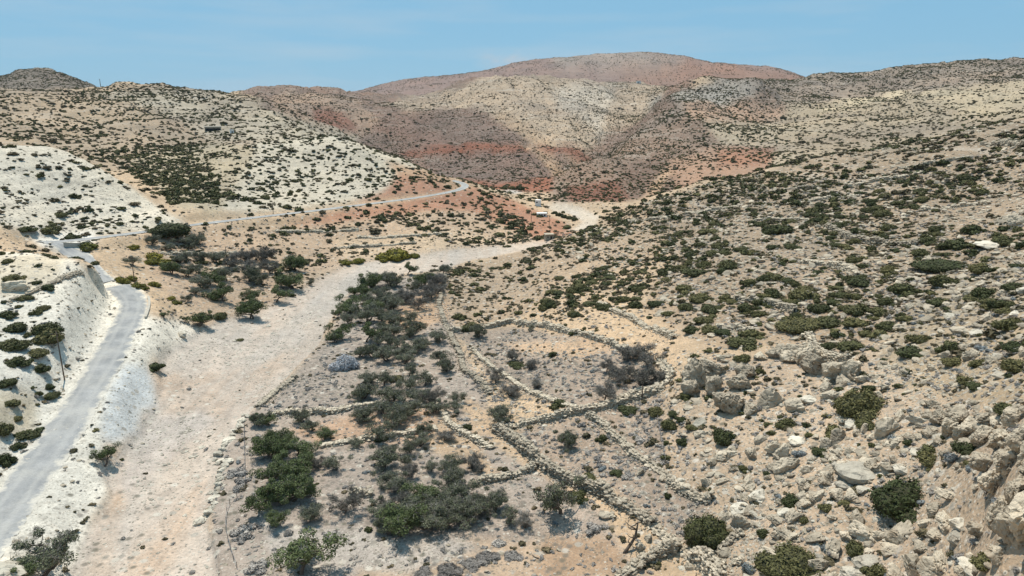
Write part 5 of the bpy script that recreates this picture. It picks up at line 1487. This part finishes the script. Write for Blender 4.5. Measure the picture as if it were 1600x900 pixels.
# ------------------------------------------------------------------ dry stone walls
STONE_T = [rock_shape(1, 900 + k, 7, (1, 1, 1), 0.0, 0.0) for k in range(8)]
CAPS = [rock_mesh('stone', 920 + k, 2, M_STONE, planes=9, rough=0.05, squash=(1, 0.8, 0.6)) for k in range(5)]
def dry_wall(label, px, h, w=0.7, st=0.26, caps=False, tumble=0.5, dmin=0, broken=0.18, mat=M_STONE, name='dry_stone_wall', white=None):
    w, st = w * 1.45, st * 0.82
    if name == 'dry_stone_wall' and st < 0.25: h = h * 1.12
    r = np.random.default_rng(int(px[0][0] * 7 + px[0][1]))
    P3 = np.array([locate(u, v, dmin)[:3] for u, v in px])
    ln = resample(P3, 0.42)
    if len(ln) > 6: ln = smooth_line(ln, 3)
    wob = np.cumsum(r.normal(0, 0.07, len(ln))); wob -= np.linspace(wob[0], wob[-1], len(ln))
    t = np.gradient(ln[:, :2], axis=0)
    t /= np.maximum(np.linalg.norm(t, axis=1, keepdims=True), 1e-6)
    nx = np.c_[t[:, 1], -t[:, 0]]
    ln[:, :2] += nx * wob[:, None]
    x0, y0 = ln[0, 0], ln[0, 1]
    z0 = ground_z(x0, y0)
    hh = h * (1 + 0.25 * vnoise(np.arange(len(ln)) / 6.0, np.zeros(len(ln)), int(px[0][0])) - np.clip(vnoise(np.arange(len(ln)) / 14.0, np.ones(len(ln)) * 3, int(px[0][1])) - 0.55 + broken, 0, 1) * 1.6)
    hh = np.maximum(hh * (1 + 0.3 * vnoise(np.arange(len(ln)) / 2.2, np.zeros(len(ln)), 77)), 0.18 * h)
    C, S, A = [], [], []
    capC = []
    nlev = max(1, int(math.ceil(h * 1.25 / (1.55 * st))))
    for k in range(len(ln)):
        ga = math.atan2(t[k, 1], t[k, 0])
        for lev in range(nlev):
            zc = (lev + 0.35) * 1.55 * st
            if zc > hh[k]: break
            taper = 1 - 0.25 * zc / max(h, 0.1)
            offs = [-0.5 * w * taper, 0.5 * w * taper] if w > 0.45 else [0.0]
            if zc + 1.55 * st > hh[k] and w > 0.45: offs += [-0.3 * w, -0.1 * w, 0.1 * w, 0.3 * w]
            for of in offs:
                j = r.uniform(-0.2, 0.2)
                of = of + r.normal(0, 0.10)
                C.append((ln[k, 0] + nx[k, 0] * of + t[k, 0] * j, ln[k, 1] + nx[k, 1] * of + t[k, 1] * j, zc + r.uniform(-0.05, 0.05)))
                S.append(st * np.exp(r.normal(0, 0.28)) * r.uniform(0.8, 1.4, 3) * np.array([1.25, 1.0, 0.75])); A.append(ga + r.normal(0, 0.35))
        for _ in range(r.poisson(7 * tumble * max(0.0, 0.6 + 0.9 * vnoise(np.array([k / 5.0]), np.array([0.5]), int(px[0][0]) + 3)[0]))):
            of = r.choice([-1, 1]) * (0.45 * w + abs(r.normal(0, 0.75)))
            C.append((ln[k, 0] + nx[k, 0] * of, ln[k, 1] + nx[k, 1] * of, 0.08)); S.append(st * r.uniform(0.35, 0.7) * r.uniform(1, 1.7, 3)); A.append(r.uniform(0, 6))
        if caps and k % 2 == 0:
            capC.append((ln[k, 0], ln[k, 1], hh[k] + 0.10, ga))
    C, S, A = np.array(C), np.array(S), np.array(A)
    C[:, 2] += ground_z(C[:, 0], C[:, 1]) - z0
    C[:, 0] -= x0; C[:, 1] -= y0
    V, F, T = [], [], []
    tp_ = r.integers(0, len(STONE_T), len(C))
    for q, (sv, sf) in enumerate(STONE_T):
        m = np.nonzero(tp_ == q)[0]
        if not len(m): continue
        v = sv[None] * S[m][:, None]
        ca, sa = np.cos(A[m])[:, None], np.sin(A[m])[:, None]
        v = np.stack([v[..., 0] * ca - v[..., 1] * sa, v[..., 0] * sa + v[..., 1] * ca, v[..., 2]], -1) + C[m][:, None]
        b = sum(len(x) for x in V)
        V.append(v.reshape(-1, 3))
        F.append((sf[None] + (np.arange(len(m)) * len(sv))[:, None, None] + b).reshape(-1, 3))
        T.append(np.repeat(r.uniform(0, 1, len(m)), len(sf)))
    # rubble heart that closes the gaps between the stones
    i = np.arange(len(ln))
    hw = 0.36 * w
    zz = ground_z(ln[:, 0], ln[:, 1]) - z0
    prof = [np.c_[ln[:, 0] + nx[:, 0] * s1 - x0, ln[:, 1] + nx[:, 1] * s1 - y0, zz + q1 * hh] for s1, q1 in ((-hw, -0.1), (-hw * 0.8, 0.85), (hw * 0.8, 0.85), (hw, -0.1))]
    Vh = np.concatenate(prof)
    n = len(ln)
    Fh = np.concatenate([np.concatenate([np.stack([a * n + i[:-1], a * n + i[1:], (a + 1) * n + i[1:]], -1), np.stack([a * n + i[:-1], (a + 1) * n + i[1:], (a + 1) * n + i[:-1]], -1)]) for a in range(3)])
    b = sum(len(x) for x in V)
    V.append(Vh); F.append(Fh + b); T.append(np.full(len(Fh), 0.6))
    root = bpy.data.objects.new(name, None)
    COL.objects.link(root)
    root.location = (x0, y0, z0)
    tag(root, label, 'stone wall', 'dry stone walls')
    me = mesh_from('stonework', np.concatenate(V), np.concatenate(F), [mat])
    attr_face(me, 'stone_tone', np.concatenate(T))
    o = link('stonework', me, root)
    o['kind'] = 'stuff'
    for k, (x, y, zt, ga) in enumerate(capC[:300]):
        q = st * random.uniform(1.2, 1.7)
        c = link('stone', CAPS[k % 5], root)
        c.location = (x - x0, y - y0, ground_z(x, y) - z0 + zt)
        c.rotation_euler = (random.uniform(-.2, .2), random.uniform(-.2, .2), ga + random.uniform(-.5, .5))
        c.scale = (q, q, q)
    return root
W = dry_wall
W('tall dry stone terrace wall stepping down from the wall junction to the corner', [(774,674),(800,692),(838,724),(870,744),(909,760),(960,788),(1003,806),(1020,822)], 1.5, 0.9, 0.27, True)
W('thick tumbled wall running down from the dead trunk', [(1020,822),(1037,838),(1060,852),(1081,866),(1100,884),(1125,912)], 1.5, 0.9, 0.27, True)
W('wall climbing from the terrace wall corner to the rocky knoll', [(780,674),(815,665),(852,657),(909,645),(950,634),(987,624),(1037,607)], 1.0, 0.8, 0.26, True)
W('short spur wall running from the terrace wall into the grove', [(835,732),(815,740),(794,747),(765,752),(737,757)], 0.9, 0.7, 0.25, True)
W('thin wall crossing the scrub field diagonally up to the knoll wall', [(739,546),(766,573),(800,597),(834,617),(867,628),(906,640)], 0.6, 0.6, 0.24)
W('long wall along the upper edge of the olive grove', [(696,428),(688,450),(685,472),(695,512),(704,536),(719,580),(749,600),(766,617)], 0.8, 0.7, 0.27)
W('low tumbled wall between olive trees and sandy strip', [(688,637),(701,664),(725,681),(745,690),(772,702)], 0.7, 0.7, 0.24)
W('retaining wall at the head of the walled field of bare trees', [(705,519),(766,512),(800,503),(840,509),(894,522),(945,536),(985,552),(1015,560)], 1.2, 0.7, 0.27, False, 0.2)
W('curved wall closing the walled field at its rocky end', [(1029,566),(1044,580),(1046,594),(1033,605),(1002,615),(962,628)], 1.0, 0.8, 0.26, True)
W('wall on the scrub slope above the walled field', [(935,475),(979,495),(1016,512),(1053,529)], 0.9, 0.7, 0.27)
W('low wall across the olive grove, higher of the two', [(420,650),(448,645),(509,645),(550,637),(590,633),(640,635),(688,638)], 0.7, 0.8, 0.24)
W('low wall across the olive grove, lower of the two', [(499,698),(530,692),(556,688),(607,681),(650,675),(684,671)], 0.6, 0.8, 0.24)
W('fragment of pale wall behind the lowest olive clump', [(549,772),(566,774),(585,775)], 1.0, 0.7, 0.25, True)
W('stepped rough wall dividing the grey cushion fields', [(919,651),(940,662),(956,678),(975,695),(997,715),(1020,730),(1037,742),(1064,769),(1090,778),(1112,782)], 0.8, 0.7, 0.26, True)
W('pale stone wall running out of the bottom of the view', [(967,903),(990,886),(1017,872),(1040,864),(1060,861)], 1.2, 0.8, 0.27, True)
W('curved corner wall below the tall dark juniper', [(1124,900),(1126,880),(1131,855),(1145,842),(1160,834)], 1.1, 0.7, 0.27, True)
W('long grey terrace wall high on the rocky slope', [(1293,357),(1305,363),(1317,371),(1345,378),(1374,381),(1405,383),(1435,383)], 1.6, 0.7, 0.32, False, 0.2, 0, 0.0)
W('broken wall on the slope in the middle of the scrub', [(1252,411),(1275,413),(1296,415),(1320,422),(1340,432)], 1.1, 0.7, 0.3, False, 0.2)
W('rubble terrace wall above the ravine thicket', [(1151,468),(1175,472),(1202,476),(1225,482),(1242,490)], 1.3, 0.7, 0.3, False, 0.3)
W('curved dry stone wall standing on the crag', [(1259,528),(1268,535),(1276,545),(1286,553),(1296,560),(1310,564),(1326,566)], 1.1, 0.7, 0.26, True)
W('short rubble wall at the foot of the thicket', [(1120,513),(1140,512),(1160,515),(1178,520)], 0.9, 0.7, 0.28)
W('tumbled stone bank crossing the marl knoll', [(15,472),(30,466),(47,460),(65,451),(84,443),(108,434),(128,427)], 0.5, 0.6, 0.26, False, 0.5)
W('wall on the shoulder of the slope under the hillcrest', [(1533,227),(1560,226),(1590,226),(1610,226)], 1.6, 0.8, 0.4, False, 0.1)
W('bank wall between riverbed and olive grove', [(462,590),(446,602),(432,612),(415,626),(402,636)], 0.5, 0.8, 0.25, False, 0.5)
for lab, px in [('upper field bank on the terraces beside the riverbed', [(560,372),(600,371),(640,369),(690,367)]), ('lower field bank on the terraces beside the riverbed', [(520,388),(560,387),(600,384),(650,381)]),
                ('field bank on the terraces below the road', [(430,362),(470,363),(520,362),(560,360)]), ('field bank under the bare grey trees', [(330,420),(370,421),(420,420),(470,416)]), ('lone field bank below the carob', [(250,396),(290,398),(330,398),(370,396)])]:
    W(lab, px, 0.8, 0.9, 0.36, False, 0.3)
for lab, px in [('faint terrace wall under the hillcrest, upper row', [(1320,291),(1360,285),(1400,279),(1445,270)]), ('faint terrace wall under the hillcrest, lower row', [(1230,318),(1270,314),(1310,309),(1345,304)]),
                ('faint terrace wall where the slope meets the brown valley side', [(1180,300),(1215,297),(1250,294),(1290,291)]), ('faint terrace wall near the shoulder of the slope', [(1405,263),(1440,258),(1480,252),(1520,246)]),
                ('faint terrace wall over the valley bend, outer end of the slope', [(985,346),(1010,343),(1035,340),(1060,337)]), ('faint terrace wall over the valley bend, inner end', [(1070,334),(1095,331),(1120,328),(1150,324)]),
                ('pale ledge wall crossing the middle of the scrub slope', [(1180,345),(1215,344),(1250,343),(1280,345)]), ('pale ledge wall among the boulders high on the slope', [(1440,330),(1475,326),(1510,322),(1545,319)])]:
    W(lab, px, 0.9, 0.8, 0.36, False, 0.5, 0, 0.3)
def straight_wall(name, label, line, h, w, mat, cat='wall', lift=0.0, coping=0.08):
    root = bpy.data.objects.new(name, None); COL.objects.link(root)
    x0, y0, z0 = line[0]
    root.location = (x0, y0, z0)
    tag(root, label, cat)
    t = np.gradient(line[:, :2], axis=0); t /= np.linalg.norm(t, axis=1, keepdims=True)
    nx = np.c_[t[:, 1], -t[:, 0]]
    def strip(nm, hw, za, zb):
        cs = [(-hw, za), (-hw, zb), (hw, zb), (hw, za)]
        n = len(line)
        V = np.concatenate([np.c_[line[:, 0] + nx[:, 0] * s1 - x0, line[:, 1] + nx[:, 1] * s1 - y0, line[:, 2] - z0 + q1] for s1, q1 in cs])
        i = np.arange(n - 1)
        F = np.concatenate([np.stack([a * n + i, a * n + i + 1, b * n + i + 1, b * n + i], -1) for a, b in ((0, 1), (1, 2), (2, 3), (3, 0))] + [np.array([[0, n, 2 * n, 3 * n], [4 * n - 1, 3 * n - 1, 2 * n - 1, n - 1]])])
        link(nm, mesh_from(nm, V, F, [mat]), root)
    strip('wall_face', w / 2, -0.6, h)
    strip('coping', w / 2 + 0.06, h, h + coping)
    return root
# parapet along the outer edge of the bend: built on the road's own line
tn = np.gradient(R_NEAR[:, :2], axis=0); tn /= np.linalg.norm(tn, axis=1, keepdims=True)
edge = R_NEAR.copy(); edge[:, 0] += tn[:, 1] * 3.9; edge[:, 1] -= tn[:, 0] * 3.9
eu, ev, _ = project(edge[:, 0], edge[:, 1], edge[:, 2])
sel = (ev < 500) & (np.arange(len(ev)) < len(ev) - 9)
edge = edge[sel]
edge[:, 2] = ground_z(edge[:, 0], edge[:, 1])
straight_wall('parapet', 'low grey stone parapet round the outer edge of the road bend', edge, 0.55, 0.45, M_CONC, 'parapet')
rw = resample(np.array([locate(u, v, 228)[:3] for u, v in [(100,385),(112,386),(126,386),(142,381)]]), 1.5)
straight_wall('retaining_wall', 'pale grey concrete retaining wall at the road fork', rw, 1.3, 0.5, M_CONC, 'wall')

# ------------------------------------------------------------------ poles, fences, huts
def utility_pole(u, v, hpx, label, arm=True, dmin=0):
    x, y, z, d = locate(u, v, dmin)
    Hm = hpx * px_size(u, v, d)
    root = bpy.data.objects.new('utility_pole', None); COL.objects.link(root)
    root.location = (x, y, z); root.rotation_euler = (0, 0, random.uniform(-0.4, 0.4))
    tag(root, label, 'utility pole', 'wooden utility poles')
    rr = max(0.13, 0.45 * px_size(u, v, d))
    V, F = tube(np.array([(0, 0, -0.6), (0, 0, Hm * 0.5), (0, 0, Hm)]), [rr, rr * 0.9, rr * 0.75], 8)
    link('pole', mesh_from('pole', V, F, [M_WOOD], smooth=True), root)
    if arm:
        V, F = tube(np.array([(-0.8, -rr, Hm - 0.5), (0, -rr, Hm - 0.5), (0.8, -rr, Hm - 0.5)]), [0.07, 0.07, 0.07], 5)
        link('crossarm', mesh_from('crossarm', V, F, [M_WOOD]), root)
        for xx in (-0.7, 0.0, 0.7):
            V, F = tube(np.array([(xx, -rr, Hm - 0.44), (xx, -rr, Hm - 0.32), (xx, -rr, Hm - 0.22)]), [0.05, 0.06, 0.03], 6)
            link('insulator', mesh_from('insulator', V, F, [M_WIRE]), root)
    return root
utility_pole(101, 594, 80, 'tall wooden utility pole on the white marl above the gravel road')
utility_pole(211, 444, 44, 'wooden pole standing among the yellow-green broom by the road bend')
utility_pole(354, 402, 17, 'short wooden pole between the bare trees of the terraced fields', False)
utility_pole(427, 334, 20, 'wooden pole against the pale hill just above the road', False)
utility_pole(830, 346, 16, 'slim pole on the red slope uphill of the white hut', False)
utility_pole(858, 357, 22, 'wooden pole with crossarm on the red track by the stone hut')
utility_pole(157, 133, 12, 'lone pole breaking the skyline beside the cone hill', True)
utility_pole(1003, 628, 28, 'thin bare post where the field wall meets the knoll', False)

def fence(label, px, posts_step, h=1.3, dmin=0):
    ln = resample(np.array([locate(u, v, dmin)[:3] for u, v in px]), posts_step)
    ln[:, 2] = ground_z(ln[:, 0], ln[:, 1])
    root = bpy.data.objects.new('wire_fence', None); COL.objects.link(root)
    x0, y0, z0 = ln[0]
    root.location = (x0, y0, z0)
    tag(root, label, 'fence')
    V, F = tube(np.array([(0, 0, -0.3), (0, 0, h * 0.6), (0, 0, h)]), [0.045, 0.04, 0.035], 6)
    me = mesh_from('post', V, F, [M_WOOD])
    for p in ln:
        o = link('post', me, root, (p[0] - x0, p[1] - y0, p[2] - z0), (random.uniform(-.06, .06), random.uniform(-.06, .06), 0))
    for q in (0.35, 0.62, 0.92):
        pts_ = ln - ln[0]; pts_[:, 2] += h * q
        V, F = tube(pts_, np.full(len(pts_), 0.014), 4)
        link('wire', mesh_from('wire', V, F, [M_WIRE]), root)
fence('wire fence on grey posts between the white blocks and the green olives', [(382,664),(382,690),(383,720),(384,762)], 2.4, 1.0)
fence('sagging wire fence curving along the riverbed edge below the white blocks', [(384,764),(368,778),(357,791),(353,812),(354,835),(361,862),(372,892)], 2.4, 1.0)
fence('thin dark fence line crossing the grey cushion field', [(1027,656),(1031,680),(1036,705),(1041,735)], 1.8, 1.1)

def bx(lo, hi):
    x0, y0, z0 = lo; x1, y1, z1 = hi
    V = np.array([(x0,y0,z0),(x1,y0,z0),(x1,y1,z0),(x0,y1,z0),(x0,y0,z1),(x1,y0,z1),(x1,y1,z1),(x0,y1,z1)], float)
    return V, np.array([(0,3,2,1),(4,5,6,7),(0,1,5,4),(1,2,6,5),(2,3,7,6),(3,0,4,7)])
def hut(name, label, u, v, wpx, hpx, depth, mat, parts, turn=0.0, roof=0.25, roof_mat=None, cat='hut', dmin=0):
    x, y, z, d = locate(u, v, dmin)
    s = px_size(u, v, d)
    w, h = wpx * s, hpx * s
    root = bpy.data.objects.new(name, None); COL.objects.link(root)
    root.location = (x, y, z); root.rotation_euler = (0, 0, -math.atan2(x, y) + turn)
    tag(root, label, cat)
    link('wall', mesh_from('wall', *bx((-w/2, 0, -0.8), (w/2, depth, h)), [mat]), root)
    link('roof', mesh_from('roof', *bx((-w/2 - 0.2, -0.25, h + 0.003), (w/2 + 0.2, depth + 0.2, h + roof)), [roof_mat or mat]), root)
    for nm, a, b, c, e in parts:                       # dark slabs for doors, windows, inner shade: fractions of width and height
        f = link('window' if nm == 'window' else nm, mesh_from(nm, *bx((w * (a - 0.5), -0.06, h * c), (w * (b - 0.5), 0.12, h * e)), [M_DARK]), root)
        if nm == 'door':
            link('lintel', mesh_from('lintel', *bx((w * (a - 0.5) - 0.15, -0.12, h * e), (w * (b - 0.5) + 0.15, 0.1, h * e + 0.15)), [mat]), f)
    return root
hut('stone_hut', 'small grey stone hut with a dark door beside the riverbed', 859, 375, 13, 8, 3.2, M_STONE, [('door', 0.58, 0.76, 0.0, 0.75), ('window', 0.2, 0.34, 0.4, 0.7)], 0.25, 0.3)
hut('white_tower', 'small square white tower hut beside the riverbed bend', 840, 322, 8, 9, 2.8, M_WHITE, [('window', 0.2, 0.5, 0.55, 0.75)], -0.2, 0.15)
hut('white_hut', 'low white flat-roofed hut with dark windows under the white tower', 847, 339, 15, 5, 3.5, M_WHITE, [('window', 0.12, 0.28, 0.25, 0.8), ('door', 0.42, 0.56, 0.0, 0.8), ('window', 0.7, 0.86, 0.25, 0.8)], 0.1, 0.3)
hut('shelter', 'long flat-roofed shelter with a shade-painted dark front on the pale hill', 333, 205, 24, 6, 5.0, M_STONE, [('opening_shade', 0.05, 0.95, 0.05, 0.75)], 0.0, 0.6, M_CONC, 'shelter', 380)
hut('chapel', 'tiny white building beside the shelter on the pale hill', 363, 208, 5, 5, 2.5, M_WHITE, [('door', 0.35, 0.65, 0.0, 0.6)], 0.2, 0.2, None, 'building', 380)
hut('chapel', 'tiny white building on the crest of the banded mountain', 998, 130, 6, 3, 5, M_WHITE, [('door', 0.4, 0.6, 0.0, 0.7)], 0.2, 0.4, None, 'building', 900)
# the pale slab at the road's edge
o, *_ = place('limestone_slab', ROCKS_W[2], 12, 902, 62, None, 'rock', -0.25, (1, 0.8, 0.7), 0.3)
tag(o, 'big pale limestone slab at the lowest edge of the road')

# ------------------------------------------------------------------ the air: thin summer haze
zmin, zmax = float(GZ.min()), float(GZ.max())
V, F = bx((-9600, -9600, zmin - 1.5), (9600, 9600, zmax + 14))
hm = bpy.data.materials.new('thin_air')
hm.use_nodes = True
hm.node_tree.nodes.clear()
ho, hv = hm.node_tree.nodes.new('ShaderNodeOutputMaterial'), hm.node_tree.nodes.new('ShaderNodeVolumePrincipled')
hv.inputs['Color'].default_value = (0.80, 0.88, 1.0, 1)
hv.inputs['Density'].default_value = 0.000022
hm.node_tree.links.new(hv.outputs[0], ho.inputs['Volume'])
tag(link('haze', mesh_from('haze', V, F, [hm])), None, None, None, 'stuff')
